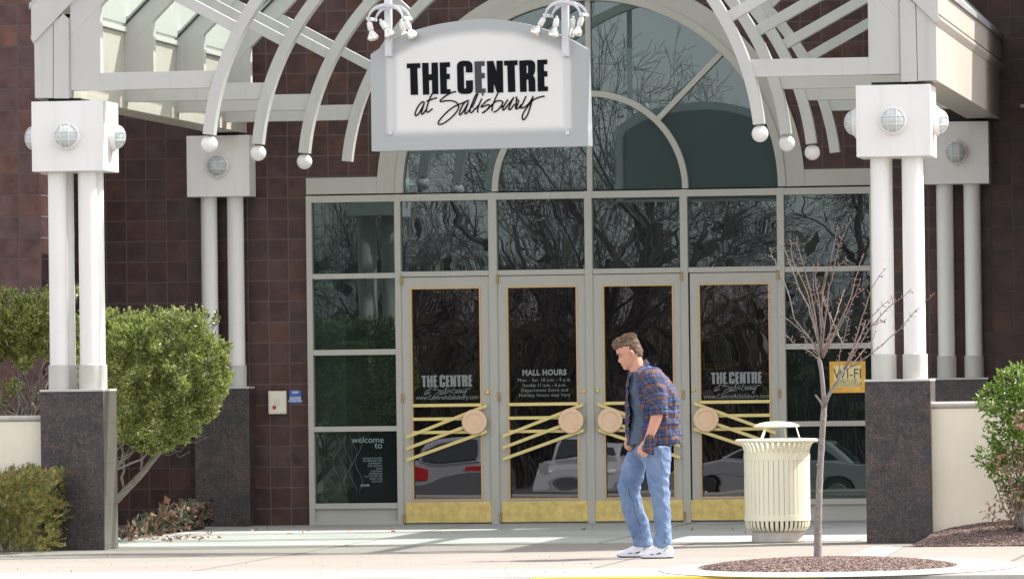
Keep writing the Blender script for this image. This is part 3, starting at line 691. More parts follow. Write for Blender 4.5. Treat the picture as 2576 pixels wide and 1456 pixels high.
# ================================================================ CANOPY
XC = P(1211, 398, YF).x
cnp = thing('entrance_canopy', 'white gabled entrance canopy of four trussed arches with glass roof', 'canopy', (XC, YF, 0))
def W2(x, y): p = P(x, y, YF); return (p.x, p.z)
def mir(pts): return [(2*XC-p[0], p[1]) for p in pts]
x_out = W2(86,200)[0]; x_led = W2(79,60)[0]; x_in = W2(176,200)[0]; x_leg = W2(250,100)[0]
z_bot = W2(130,247)[1]; z_cb0 = W2(175,228)[1]; z_cb1 = W2(252,183)[1]; z_led = W2(82,103)[1]; z_eave = W2(79,18)[1]
def dline(px, py, up):      # 45 degree line through a px point: returns z at X
    q = W2(px, py); return lambda x: q[1] + (x-q[0])
L_roof, L_rake, L_in, L_g = dline(79,18,1), dline(133,57,1), dline(250,14,1), dline(173,34,1)
# arch circle
cz = P(1211,398,YF).z; rin, rout = 684*kf, 712*kf
def frame(idx, y):
    th = .12 if idx < 3 else .10
    name = 'truss_frame'
    lg = MB()
    for f in (lambda p: p, mir):
        lg.prism(f([(x_in,z_cb0),(x_leg,z_cb0),(x_leg,L_in(x_leg)),(x_in,L_in(x_leg)+(x_leg-x_in)*.2)]), y+.004, y+th-.004)
        # rafter up to the ridge
        lg.prism(f([(x_in, L_in(x_in)+.0), (XC-.002, L_in(XC)), (XC-.002, L_rake(XC)), (x_in, L_rake(x_in))]), y+.001, y+th-.001)
        lg.prism(f([(x_leg-.02, z_cb0+.001),(XC-(rin*.5+rout*.5)*math.cos(math.asin(min(.99,(z_cb0-cz)/rin))), z_cb0+.001),(XC-(rin+rout)*.5*math.cos(math.asin(min(.99,(z_cb1-cz)/rin))), z_cb1),(x_leg-.02, z_cb1)]), y+.007, y+th-.007)
        # radial bars from the arch out to the rafter
        for q_, (an, hw) in enumerate(((28.6,.046),(43.6,.044))):
            d = Vector((-math.cos(R(an)), math.sin(R(an)))); nn = Vector((-d.y, d.x))*hw; c0 = Vector((XC, cz))+d*(rin+.03)
            # meets the rafter underside x - z line
            t_ = 0
            while (c0+d*t_).y < L_in((c0+d*t_).x)+.05 and t_ < 4 and (c0+d*t_).x > x_leg-.1: t_ += .05
            c1_ = c0+d*t_
            lg.prism(f([tuple(c0-nn), tuple(c1_-nn), tuple(c1_+nn), tuple(c0+nn)]), y+.010+q_*.001, y+th-.010-q_*.001)
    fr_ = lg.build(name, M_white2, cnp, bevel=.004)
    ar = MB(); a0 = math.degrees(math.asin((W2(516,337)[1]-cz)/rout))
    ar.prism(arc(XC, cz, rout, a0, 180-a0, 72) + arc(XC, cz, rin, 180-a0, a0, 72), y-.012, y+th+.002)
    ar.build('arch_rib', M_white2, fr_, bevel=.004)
    if idx < 3:
        for s in (-1, 1):
            bx = XC + s*(rin+rout)/2*math.cos(R(a0-1)); bz = cz + (rin+rout)/2*math.sin(R(a0)) - 23*kf
            MB().ball((bx, y+th/2, bz), 21*kf, 24).build('ball_finial', M_white, fr_, smooth=True)
offs = [DF*r/.989 for r in (0, .0423, .0859, .1297)]
for i, o in enumerate(offs): frame(i, YF+.03+o)
# side boxes, gutters, rake boards
for f, nm in ((lambda p: p, 'l'), (mir, 'r')):
    MB().prism(f([(x_out,z_bot),(x_in,z_bot),(x_in,W2(176,47)[1]),(x_out,W2(176,47)[1])]), YF+.035, -.01).build('side_beam', M_fascia, cnp, bevel=.003)
    # end cladding at the front
    lp = MB().prism(f([W2(87,247), W2(132.5,247), W2(132.5,58), (x_out+.001, W2(86,104)[1])]), YF+.012, YF+.034)
    lp.prism(f([W2(134,248), W2(172.5,248), W2(171.5,48), W2(158,35), W2(134,57)]), YF+.008, YF+.034)
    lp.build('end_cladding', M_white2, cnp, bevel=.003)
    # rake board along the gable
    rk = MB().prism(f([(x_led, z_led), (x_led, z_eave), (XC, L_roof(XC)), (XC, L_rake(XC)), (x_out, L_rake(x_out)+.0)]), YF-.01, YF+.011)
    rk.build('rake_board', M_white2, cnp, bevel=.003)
    # upper fascia with ledge moulding
    uf = MB().prism(f([(x_led,z_led+.07),(x_out+.03,z_led+.07),(x_out+.03,z_eave+.01),(x_led,z_eave)]), YF+.012, -.01)
    uf.build('gutter_fascia', M_fascia, cnp, bevel=.003)
    ud = MB().prism(f([(x_out-.002,z_led-.035),(x_out+.03,z_led-.035),(x_out+.03,z_led+.069),(x_led+.02,z_led+.069),(x_led-.012,z_led+.045),(x_led-.012,z_led+.02)]), YF+.013, -.012)
    ud.build('ledge_moulding', M_fascia, cnp, bevel=.003)
    # eave purlins and roof edge
    z_ep = W2(176,46)[1]
    MB().prism(f([(x_out+.10,z_ep),(x_in+.03,z_ep),(x_in+.03,z_ep+.045),(x_out+.10,z_ep+.045)]), YF+.17, -.02).build('eave_purlin', M_white2, cnp, bevel=.003)
    MB().prism(f([(x_out+.031,L_roof(x_out+.031)-.012),(x_in+.02,L_roof(x_in+.02)-.012),(x_in+.02,L_g(x_in+.02)+.012),(x_out+.031,L_g(x_out+.031)+.012)]), YF+.17, -.02).build('eave_deck', M_white2, cnp)
    el = lambda x, o: L_roof(x)+o
    MB().prism(f([(x_led-.02,el(x_led-.02,.0)+.002),(x_led+.35,el(x_led+.35,0)+.002),(x_led+.35,el(x_led+.35,.05)),(x_led-.02,el(x_led-.02,.05))]), YF+.0, -.02).build('roof_flashing', mat('flashing_zinc', (.42,.44,.45), .4, metal=.3, noise_amt=.1), cnp)
    # purlins along y on the slope
    pu = MB()
    for t in (1.15,):
        xx_ = x_out + t; zz_ = L_g(xx_)-.07
        pu.prism(f([(xx_-.04,zz_-.10),(xx_+.04,zz_-.02),(xx_+.03,zz_+.05),(xx_-.05,zz_-.03)]), YF+.16, -.02)
    pu.build('roof_purlin', M_white2, cnp)
G_roof = glass_mat('roof_glass', (.72,.80,.77), .08)
for f in (lambda p: p, mir):
    for i in range(3):
        y0, y1 = YF+.15+offs[i]+.01, YF+.03+offs[i+1]-.01
        t = x_in-x_out+.02
        while x_out + t < XC-.05:
            xa = x_out+t; xb = min(x_out+t+1.13, XC-.01)
            q = f([(xa, L_g(xa)), (xb, L_g(xb))])
            MB().add([(q[0][0],y0,q[0][1]),(q[1][0],y0,q[1][1]),(q[1][0],y1,q[1][1]),(q[0][0],y1,q[0][1])], [(0,1,2,3)]).build('roof_pane', G_roof, cnp)
            t += 1.15
        MB().prism(f([(x_in+.02,L_g(x_in+.02)+.004),(XC-.05,L_g(XC-.05)+.004),(XC-.05,L_g(XC-.05)+.028),(x_in+.02,L_g(x_in+.02)+.028)]), y1-.016, y1+.004).build('glazing_gasket', M_dark, cnp)
        MB().prism(f([(x_in+.02,L_g(x_in+.02)+.004),(XC-.05,L_g(XC-.05)+.004),(XC-.05,L_g(XC-.05)+.028),(x_in+.02,L_g(x_in+.02)+.028)]), y0-.006, y0+.012).build('glazing_gasket', M_dark, cnp)
# near-black blocks put in for the dark gap between canopy and head boxes
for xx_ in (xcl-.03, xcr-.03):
    MB().box(xx_-.16, xx_+.12, YF+.08, YF+.45, zbt+.0005, z_bot-.001).build('gap_block', M_dark, cnp)
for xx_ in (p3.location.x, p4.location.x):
    MB().box(xx_-.2, xx_+.2, YR+.02, -.02, zbt+.0005, z_bot-.001).build('gap_block', M_dark, cnp)

# ================================================================ HANGING SIGN
al = R(9.0); SN = Vector((-math.sin(al), -math.cos(al), 0)); SU = Vector((math.cos(al), -math.sin(al), 0))
SO = P(1205, 215, YF-.14)
SM = Matrix((SU, -SN, Vector((0,0,1)))).transposed().to_4x4(); SM.translation = SO
SMi = SM.inverted()
def sg(x, y, d=0): p = SMi @ PP(x, y, SO, SN); return (p.x, p.z)
sign = thing('hanging_sign', 'frosted arched THE CENTRE sign board hung on two white posts', 'sign', tuple(SO))
top = [(932,137),(962,117),(990.6,97.5),(1039.8,78.4),(1090,64),(1144,54.5),(1206,48.2),(1250,49.5),(1298,55.5),(1360,71.5),(1421,94.5),(1473,123)]
outl = [sg(*p) for p in [(935,381)] + top[:1]] + [sg(*p) for p in smooth(top[1:], 3)] + [sg(1480,367.6)]
rim = mat('frosted_acrylic', (.37,.39,.40), .3, spec=.4)
b_ = MB(); b_.M = SM; b_.prism(outl, .004, .13); b_.build('sign_box', rim, sign, bevel=.003)
b_ = MB(); b_.M = SM; cxm = (outl[0][0]+outl[-1][0])/2; czm = (outl[0][1]+max(p[1] for p in outl))/2
b_.prism([(cxm+(p[0]-cxm)*.88, czm+(p[1]-czm)*.84) for p in outl], .131, .16); b_.build('back_board', mat('back_board_paint', (.10,.125,.125), .7, noise_amt=.1, noise_scale=1.5), sign)
# front sheet: frosted acrylic over a white backing board whose soft outline shows through
poly = outl
xs = [p[0] for p in poly]; zs = [p[1] for p in poly]
bx0, bx1 = sg(990,200)[0], sg(1428,200)[0]; bz0 = sg(1205,333)[1]
bt = [sg(*p) for p in [(990,139),(1040,112),(1100,92),(1160,82),(1215,78),(1290,82),(1350,98),(1428,130)]]
def topat(x, t):
    for i in range(len(t)-1):
        if t[i][0] <= x <= t[i+1][0]: u = (x-t[i][0])/(t[i+1][0]-t[i][0]); return t[i][1]*(1-u)+t[i+1][1]*u
    return t[0][1] if x < t[0][0] else t[-1][1]
ot = [p for p in outl[1:-1]]
nx, nz = 260, 80; vs, fs, cc = [], [], []
xL, xRr = outl[0][0], outl[-1][0]; zB = outl[0][1]
for j in range(nz+1):
    for i in range(nx+1):
        tL, tR = outl[1][0], outl[-2][0]
        zt_ = topat(tL+(tR-tL)*i/nx, ot); f_ = j/nz
        x = (xL+(xRr-xL)*i/nx)*(1-f_) + (tL+(tR-tL)*i/nx)*f_
        z = zB*(1-f_) + zt_*f_
        vs.append((x, -.0, z))
        d = min(x-bx0, bx1-x, z-bz0, topat(x, bt)-z)
        s_ = max(0, min(1, d/.085+.35)); s_ = s_*s_*(3-2*s_)
        for xp in (sg(981.5,200)[0], sg(1426.5,200)[0]):          # the post shows softly through the sheet
            if z > sg(981.5,335)[1]: s_ = s_+(.62-s_)*max(0,min(1,(.045-abs(x-xp))/.022))*.9
        cc.append(s_)
for j in range(nz):
    for i in range(nx): a = j*(nx+1)+i; fs.append((a, a+1, a+nx+2, a+nx+1))
fm = bpy.data.materials.new('acrylic_front'); fm.use_nodes = True; N = fm.node_tree.nodes; L = fm.node_tree.links; b = N['Principled BSDF']
at = N.new('ShaderNodeAttribute'); at.attribute_name = 'backing'
mx = N.new('ShaderNodeMix'); mx.data_type = 'RGBA'; L.new(at.outputs['Fac'], mx.inputs[0]); mx.inputs[6].default_value = (.37,.39,.40,1); mx.inputs[7].default_value = (.70,.70,.69,1)
L.new(mx.outputs[2], b.inputs['Base Color']); b.inputs['Roughness'].default_value = .28
q = MB(); q.M = SM; q.add(vs, fs); fo = q.build('front_sheet', fm, sign, smooth=True)
atr = fo.data.attributes.new('backing', 'FLOAT', 'POINT'); atr.data.foreach_set('value', cc)
def lt(p): c = cS(*p); return sg(*c)
q = MB(); q.M = SM; q2 = MB(); q2.M = SM
for k, l in LET.items():
    (q2 if k == 'E2' else q).prism([lt(p) for p in l[0]], -.006, -.001, [[lt(p) for p in h] for h in l[1:]])
q.build('block_letter', M_black, sign); q2.build('block_letter', M_blackgrey, sign)
for sel in (STR[:4], STR[4:]):
    q = MB(); q.M = SM
    for st in sel: stroke(q, [lt(p) for p in smooth(st, 4)], 11.5/5.8545/1.161*kf, -.0065, -.0064+.003)
    q.build('script_word', M_black, sign)
# posts: in front of nothing, behind the sheet edge; show above the board
M_post = mat('post_paint', (.60,.61,.65), .35)
for px_ in (981.5, 1426.5):
    xa = sg(px_, 200)[0]; q = MB(); q.M = SM
    zt_ = sg(px_, -262)[1]; zb2 = sg(px_, 137)[1]; zb3 = sg(px_, 335)[1]
    q.box(xa-.029, xa+.029, -.05, -.004, zb2-.02, zt_); q.box(xa-.016, xa+.016, -.016, -.001, zb3-.016, zb3+.016)
    q.lathe([(.001,.008),(.012,.006),(.012,0)], (xa,-.05,sg(px_,137)[1]), 10, (0,-1,0))
    q.build('post', M_post, sign, bevel=.003)
# flood lamp clusters
def flood(px_, py_, label, tilts):
    c = Vector((sg(px_, py_)[0], -.03, sg(px_, py_)[1])); rt = thing('flood_lamp_cluster', label, 'lamp', tuple(SM @ c), 'flood lamp clusters on the sign posts')
    q = MB(); q.M = SM @ Matrix.Translation(c)
    a = .158
    for yy in (-.075, .075):           # two bowed bars over the post
        pts = [(a*math.sin(R(t))*1.0, yy*1.3, .115*(math.cos(R(t))-1)*1.15) for t in range(-80, 81, 16)]
        for i in range(len(pts)-1):
            p, p2 = Vector(pts[i]), Vector(pts[i+1])
            q.add([(p.x,p.y-.011,p.z-.014),(p2.x,p2.y-.011,p2.z-.014),(p2.x,p2.y+.011,p2.z-.014),(p.x,p.y+.011,p.z-.014),(p.x,p.y-.011,p.z+.014),(p2.x,p2.y-.011,p2.z+.014),(p2.x,p2.y+.011,p2.z+.014),(p.x,p.y+.011,p.z+.014)],
                  [(0,3,2,1),(4,5,6,7),(0,1,5,4),(1,2,6,5),(2,3,7,6),(3,0,4,7)])
    for s in (-1, 1): q.box(s*a-.012, s*a+.012, -.11, .11, -.125, -.098)
    q.box(-.10, .10, -.088, -.04, -.035, -.012); q.build('bracket', M_post, rt)
    for (sx, sy), (tx, ty) in tilts:
        q = MB(); q.M = SM @ Matrix.Translation(c)
        st = Vector((sx*a, sy*.09, -.12)); d = Vector((tx, ty, -1)).normalized()
        q.tube([st, st+d*.02], .012, 8); q.lathe([(.001,0),(.015,.002),(.023,.010),(.026,.064),(.023,.075),(.001,.075)], st+d*.018, 14, d)
        so_ = q.build('lamp_socket', M_white, rt, smooth=True)
        q = MB(); q.M = SM @ Matrix.Translation(c)
        q.lathe([(.015,0),(.019,.017),(.036,.043),(.049,.068),(.051,.078),(.044,.089),(.026,.096),(.001,.099)], st+d*.087, 18, d)
        q.build('reflector_bulb', M_chrome, so_, smooth=True)
flood(981.5, 15, 'cluster of four silver flood bulbs on the left sign post', (((-1,-.9),(.22,.1)), ((-.35,-.9),(.6,.1)), ((.55,.6),(.15,.3)), ((1,-.6),(.35,.35))))
flood(1426.5, 6, 'cluster of four silver flood bulbs on the right sign post', (((-1,-.9),(-.7,.1)), ((-.35,-.9),(-.22,.1)), ((.3,.6),(-.3,.3)), ((1,-.6),(-.4,.3))))
# ================================================================ LOW WALLS, BEDS
def low_wall(name, label, x0, x1, pxr, yt, yc, yw):
    rt = thing(name, label, 'wall', ((x0+x1)/2, yw, 0), 'cream low walls beside the front piers')
    zt_, zc_ = P(pxr, yt, yw).z, P(pxr, yc, yw).z
    MB().box(x0, x1, yw, yw+.22, -.02, zc_).build('wall_face', M_cream, rt)
    h = (zt_-zc_)/2
    pr = [(yw-.02+h*(1-math.cos(R(a))), zc_+.001+h+h*math.sin(R(a))) for a in range(-90, 91, 15)]
    pr += [(yw+.24, zt_), (yw+.24, zc_+.001)]
    q = MB(); n = len(pr)
    q.add([(x0,p[0],p[1]) for p in pr]+[(x1,p[0],p[1]) for p in pr], [(i,(i+1)%n,n+(i+1)%n,n+i) for i in range(n)]+[tuple(range(n)), tuple(reversed(range(n,2*n)))])
    q.build('coping', M_coping, rt, fix=True)
    return zt_
low_wall('low_wall', 'low cream wall with rounded coping left of the front left pier', -13, xcl-.274, 50, 1045, 1060, YF+.12)
low_wall('low_wall', 'low cream wall with rounded coping right of the front right pier', xcr+.276, 13, 2400, 1010, 1027, YF+.12)

def chips(mb, f, n, s0=.005, s1=.013):
    for _ in range(n):
        c = f()
        if c is None: continue
        a = random.uniform(0, 3.14); t = random.uniform(-.5, .5); l = random.uniform(s0, s1); w = l*random.uniform(.3, .6)
        u = Vector((math.cos(a), math.sin(a), t)).normalized()*l; v = Vector((-math.sin(a), math.cos(a), random.uniform(-.5,.5))).normalized()*w
        k = len(mb.v); nrm = u.cross(v).normalized()*.003
        mb.add([c-u-v, c+u-v, c+u+v, c-u+v, c-u*.8-v*.8+nrm, c+u*.8-v*.8+nrm, c+u*.8+v*.8+nrm, c-u*.8+v*.8+nrm], [(0,1,5,4),(1,2,6,5),(2,3,7,6),(3,0,4,7),(4,5,6,7)])
M_chip = leaf_mat('mulch_chip', [(.09,.058,.053),(.14,.092,.083),(.20,.14,.125),(.30,.23,.20)], .8, 0, .2)
# round bed of the young tree
tb = G(2082, 1428); TB = G(2059, 1428)
def bedz(x, y, cx, cy, rx, ry, h):
    d = ((x-cx)/rx)**2+((y-cy)/ry)**2
    return h*max(0, 1-d)**.6 + .012*noise.noise(Vector((x*9, y*9, 3)))*min(1,max(0,1-d)*6) if d < 1 else 0
def grid_mound(nx, ny, x0, x1, y0, y1, fz):
    q = MB(); vs = []; fs = []
    for j in range(ny+1):
        for i in range(nx+1):
            x = x0+(x1-x0)*i/nx; y = y0+(y1-y0)*j/ny; vs.append((x, y, fz(x, y)))
    for j in range(ny):
        for i in range(nx): a = j*(nx+1)+i; fs.append((a, a+1, a+nx+2, a+nx+1))
    return q.add(vs, fs)
RB = (.925, 1.08)
q = MB(); vs = [(tb.x, tb.y, .074)]; fs = []
nr, na = 26, 96
for j in range(1, nr+1):
    for i in range(na):
        a = 2*math.pi*i/na; rr = j/nr*(1+.03*noise.noise(Vector((math.cos(a)*2, math.sin(a)*2, 0))))
        x = tb.x+RB[0]*rr*math.cos(a); y = tb.y+RB[1]*rr*math.sin(a)
        vs.append((x, y, .012+(.062*max(0,1-(j/nr)**2)**.7+.014*noise.noise(Vector((x*11,y*11,0)))*(1 if j < nr else 0)) if j < nr else .009))
for i in range(na): fs.append((0, 1+i, 1+(i+1)%na))
for j in range(nr-1):
    for i in range(na): a = 1+j*na; fs.append((a+i, a+na+i, a+na+(i+1)%na, a+(i+1)%na))
q.add(vs, fs); tag(q.build('mulch_bed', M_mulch, base=(0,0,0), smooth=True), 'round bed of dark brown bark mulch around the young tree', 'mulch', kind='stuff')
def fb():
    a = random.uniform(0, 6.28); r = math.sqrt(random.random())*1.02
    return Vector((tb.x+RB[0]*r*math.cos(a), tb.y+RB[1]*r*math.sin(a), .017+.062*max(0,1-r*r)**.7))
q = MB(); chips(q, fb, 8500); tag(q.build('mulch_chips', M_chip, base=(0,0,0)), 'loose bark chips over the round tree bed', 'mulch', kind='stuff')
q = MB(); k = 72
o = [(tb.x+.1+1.32*math.cos(6.2832*i/k), tb.y+2.15*math.sin(6.2832*i/k)) for i in range(k)]
q.add([(p[0],p[1],.008) for p in o], [tuple(range(k))])
tag(q.build('tree_surround', M_palec, base=(0,0,0)), kind='structure')
# mulch slope at the right
yw = YF+.12; yfm = G(2440, 1374).y
xm0 = G(2300,1372).x
prof = [(c6(*p)) for p in [(1490,1236),(1600,1206),(1660,1180),(1800,1142),(1990,1112),(2250,1096)]]
pw = [(P(p[0],p[1],yw).x, max(0,P(p[0],p[1],yw).z)) for p in prof]; pw.append((13, pw[-1][1]+.1))
def mz(x, y):
    h = 0
    for i in range(len(pw)-1):
        if pw[i][0] <= x <= pw[i+1][0]: h = pw[i][1]+(pw[i+1][1]-pw[i][1])*(x-pw[i][0])/(pw[i+1][0]-pw[i][0])
    t = max(0,min(1,(y-yfm)/(yw-yfm))); edge = min(1,t*5)
    return .004 + max(.0,h)*(t*t*(3-2*t)) + .03*edge*(1 if x > xm0+.1 else max(0,(x-xm0)/.1)) + edge*.012*noise.noise(Vector((x*10,y*10,5)))
tag(grid_mound(150, 30, xm0, 8, yfm, yw, mz).build('mulch_slope', M_mulch, base=(0,0,0), smooth=True), 'dark bark mulch banked against the cream wall on the right', 'mulch', kind='stuff')
def fs_():
    x = random.uniform(xm0, 5.6); y = random.uniform(yfm, yw); return Vector((x, y, mz(x,y)+.004))
q = MB(); chips(q, fs_, 8500); tag(q.build('mulch_slope_chips', M_chip, base=(0,0,0)), 'loose bark chips on the slope by the right wall', 'mulch', kind='stuff')
# planting bed soil at the left, behind the pier
q = grid_mound(60, 30, -8, P(470,1326,-.8).x, YF+.9, -.6, lambda x, y: .006+.05*noise.noise(Vector((x*2,y*2,0)))*.5+.02)
tag(q.build('planting_bed', M_mulch, base=(0,0,0), smooth=True), kind='structure')

# ================================================================ LEAFY PLANTS
def leaves(mb, pts, size, shape='oval', up=.3):
    """pts: (position, outward normal); each leaf a folded blade of its own"""
    for c, n in pts:
        l = size*random.uniform(.65, 1.2); w = l*(.42 if shape == 'oval' else (.14 if shape == 'needle' else .9))
        d = (n*random.uniform(.2,1) + Vector((random.gauss(0,.6), random.gauss(0,.6), random.gauss(up,.5)))).normalized()
        s = d.cross(Vector((random.gauss(0,1), random.gauss(0,1), random.gauss(0,1)))).normalized(); h = d.cross(s)
        if shape == 'needle': mb.add([c, c+d*l*.5+s*w*.5, c+d*l, c+d*l*.5-s*w*.5], [(0,1,2,3)])
        elif shape == 'ivy':
            mb.add([c, c+d*l*.25+s*w*.5+h*l*.1, c+d*l*.5+s*w*.25, c+d*l, c+d*l*.5-s*w*.25, c+d*l*.25-s*w*.5+h*l*.1], [(0,1,2,3),(0,3,4,5)])
        else:
            mb.add([c, c+d*l*.35+s*w*.5+h*l*.08, c+d*l*.75+s*w*.33+h*l*.06, c+d*l, c+d*l*.75-s*w*.33+h*l*.06, c+d*l*.35-s*w*.5+h*l*.08], [(0,1,2,3),(0,3,4,5)])
def blob_pts(ell, n, shell=.55, clump=.16, thr=-.25):
    """points in a union of ellipsoids, thinned by clumpy noise"""
    o = []; tot = sum(e[1][0]*e[1][2] for e in ell); sd_ = random.uniform(0, 50)
    while len(o) < n:
        e = random.choices(ell, [a[1][0]*a[1][2] for a in ell])[0]
        d = Vector((random.gauss(0,1), random.gauss(0,1), random.gauss(0,1))).normalized()
        r = shell+(1-shell)*random.random()**.6
        k = 1+.22*noise.noise(d*2.2+Vector(e[0])*3+Vector((sd_,0,0)))+.10*noise.noise(d*6+Vector((sd_,1,2)))
        p = Vector(e[0])+Vector((d.x*e[1][0], d.y*e[1][1], d.z*e[1][2]))*r*k
        if noise.noise(p/clump) < thr and random.random() < .85: continue
        o.append((p, Vector((d.x/e[1][0], d.y/e[1][1], d.z/e[1][2])).normalized()))
    return o
def sprigs(mb, st, ell, n, ln, size, r=.003):
    """upright shoots that break the outline"""
    for p, nn in blob_pts(ell, n, .9):
        if nn.z < -.1: continue
        d = (nn*.5+Vector((random.gauss(0,.25),random.gauss(0,.25),1))).normalized(); L_ = ln*random.uniform(.4,1.1)
        st.tube([p-d*.05, p+d*L_*.5, p+d*L_], [r, r*.8, r*.4], 3, cap=False)
        leaves(mb, [(p+d*L_*t, Vector((random.gauss(0,1),random.gauss(0,1),.6)).normalized()) for t in [i/6 for i in range(1,7)] for _ in (0,1)], size)
def pxe(x, y, Y, rx, rz, ry=None):     # ellipsoid from picture position and radii in px
    c = P(x, y, Y); k = (c-CAM).dot(FW)/F
    return ((c.x, c.y, c.z), (rx*k, (ry or min(rx, rz))*k, rz*k))
def poly_in(p, poly):
    c = False; x, y = p
    for i in range(len(poly)):
        (x1,y1),(x2,y2) = poly[i-1], poly[i]
        if (y1 > y) != (y2 > y) and x < (x2-x1)*(y-y1)/(y2-y1)+x1: c = not c
    return c
def edge_d(p, poly):
    b = 1e9; bn = (0,0)
    for i in range(len(poly)):
        a, c = Vector(poly[i-1]), Vector(poly[i]); q = Vector(p); t = max(0,min(1,(q-a).dot(c-a)/max(1e-6,(c-a).length_squared))); h = a+(c-a)*t
        if (q-h).length < b: b = (q-h).length; bn = (q-h)
    return b, bn
def clipped(poly, Y, n, dep, k):
    """leaf points of a clipped shrub: its side view and its depth (m); k = metres per px"""
    xs = [p[0] for p in poly]; ys = [p[1] for p in poly]; o = []
    while len(o) < n:
        p = (random.uniform(min(xs)-6,max(xs)+6), random.uniform(min(ys)-6,max(ys)+6))
        wob = 13*noise.noise(Vector((p[0]/24, p[1]/24, 1)))
        if not poly_in(p, poly): continue
        d, g = edge_d(p, poly); d = d+wob
        if d < 10: continue
        t = min(1, d*k/dep); hd = dep*math.sqrt(max(0.02, 1-(1-t)**2))*(1+.45*noise.noise(Vector((p[0]/34, p[1]/34, 7)))+.12*noise.noise(Vector((p[0]/12, p[1]/12, 3))))
        side = -1 if random.random() < .74 else 1; r = 1-.42*random.random()**1.6
        c = P(p[0], p[1], Y+side*hd*r)
        if noise.noise(c/.11) < -.12 and random.random() < .93: continue
        e = 1-t; gn = Vector((-g.x, 0, g.y)).normalized() if g.length > 1e-6 else Vector((0,0,1))
        o.append((c, (gn*e+Vector((0,side*(1-e*.6),0))+Vector((0,0,.25))).normalized()))
    return o
LM_bush = leaf_mat('privet_leaf', [(.08,.12,.025),(.18,.235,.05),(.31,.36,.09),(.47,.50,.20),(.38,.39,.11)], .28, .45, .8)
LM_yew = leaf_mat('yew_needle', [(.045,.07,.018),(.09,.125,.03),(.16,.18,.045),(.32,.19,.07),(.07,.10,.022)], .5, .3)
LM_right = leaf_mat('boxwood_leaf', [(.05,.10,.015),(.10,.19,.025),(.18,.29,.04),(.25,.36,.06),(.12,.20,.03)], .34, .3, .6)
LM_brown = leaf_mat('withered_leaf', [(.20,.10,.06),(.34,.19,.13),(.42,.26,.20)], .7, .2)
LM_ivy = leaf_mat('ivy_leaf', [(.03,.05,.028),(.05,.075,.04),(.12,.07,.045),(.24,.12,.07),(.22,.22,.15)], .35, .1)

YB = -4.9
b2 = thing('shrub', 'large rounded glossy green shrub with a leaning bare stem between the left columns', 'shrub', tuple(P(296,1262,YB-.5)), 'clipped green shrubs left of the entrance')
e2 = [pxe(300,905,YB,95,95), pxe(385,925,YB,120,118,110), pxe(470,945,YB,95,112,90), pxe(505,1000,YB-.1,72,90), pxe(440,1050,YB-.1,88,78), pxe(365,1075,YB,82,72), pxe(300,1030,YB,72,92), pxe(235,900,YB,60,70)]
st = MB(); q = MB(); leaves(q, clipped([(195,762),(235,778),(270,800),(310,788),(360,792),(400,797),(450,782),(475,800),(512,786),(532,825),(555,858),(574,895),(586,945),(578,985),(562,1030),(530,1062),(505,1092),(470,1118),(440,1132),(400,1150),(360,1145),(320,1120),(290,1130),(250,1050),(215,1000),(195,940)], YB, 27000, .58, 1/270), .043); sprigs(q, st, [pxe(x_, 822, YB, 34, 26, 90) for x_ in (225,270,310,350,390,430,470,505)]+[pxe(545,900,YB,26,40,60), pxe(562,960,YB,22,45,50), pxe(500,1080,YB,30,20,40)], 300, .10, .042)
q.build('foliage', LM_bush, b2)
base = P(196,1322,YB-.2)
def limb(mb, a, b, r0, r1, j=.04, n=6):
    a, b = Vector(a), Vector(b); pts = []
    for i in range(n+1):
        t = i/n; p = a.lerp(b, t); 
        if 0 < i < n: p += Vector((random.gauss(0,j),random.gauss(0,j),random.gauss(0,j)))*.5
        pts.append(p)
    mb.tube(pts, [r0+(r1-r0)*i/n for i in range(n+1)], 7); return pts
tgt = P(430,1105,YB)
mn = limb(st, (base.x,base.y,-.02), tgt, .040, .024, .012)
for e in e2: limb(st, mn[random.randint(3,6)], e[0], .014, .006, .06)
for (xx_, yy_) in ((300,1150),(330,1120),(300,1100),(380,1100),(470,1100),(345,1075)):
    limb(st, P(285,1185,YB-.3), P(xx_,yy_,YB), .011, .005, .04)
for _ in range(60):
    p, nn = random.choice(blob_pts(e2, 3)); limb(st, Vector(e2[random.randrange(8)][0]), p, .006, .002, .05, 4)
for (xx_, yy_) in ((505,1120),(478,1135),(520,1100)):
    limb(st, P(365,1140,YB-.1), P(xx_,yy_,YB-.15), .006, .002, .05)
st.build('stem', M_oldbark, b2, smooth=True)
YA = -3.6
b1 = thing('shrub', 'tall green shrub with bare twisting stems behind the far left column', 'shrub', tuple(P(60,1180,YA)), 'clipped green shrubs left of the entrance')
e1 = [pxe(60,830,YA,110,88), pxe(150,850,YA,80,100), pxe(10,860,YA,90,95), pxe(95,900,YA,110,85), pxe(30,960,YA+.1,60,55), pxe(200,900,YA,50,90), pxe(215,975,YA,40,60)]
st = MB(); q = MB(); leaves(q, clipped([(-120,750),(-60,745),(10,742),(70,738),(120,745),(170,772),(215,800),(215,940),(190,905),(150,925),(100,900),(60,945),(20,905),(-60,950),(-120,940)], YA, 12500, .5, 1/262), .048); leaves(q, blob_pts([pxe(150,985,YA-.2,24,18), pxe(30,975,YA,30,22), pxe(205,990,YA,22,50), pxe(-10,1010,YA,24,20)], 700, .3, .1, -.1), .046); sprigs(q, st, [pxe(x_, 768, YA, 40, 26, 90) for x_ in (-20,20,60,100,140,180)], 130, .10, .044); q.build('foliage', LM_bush, b1)
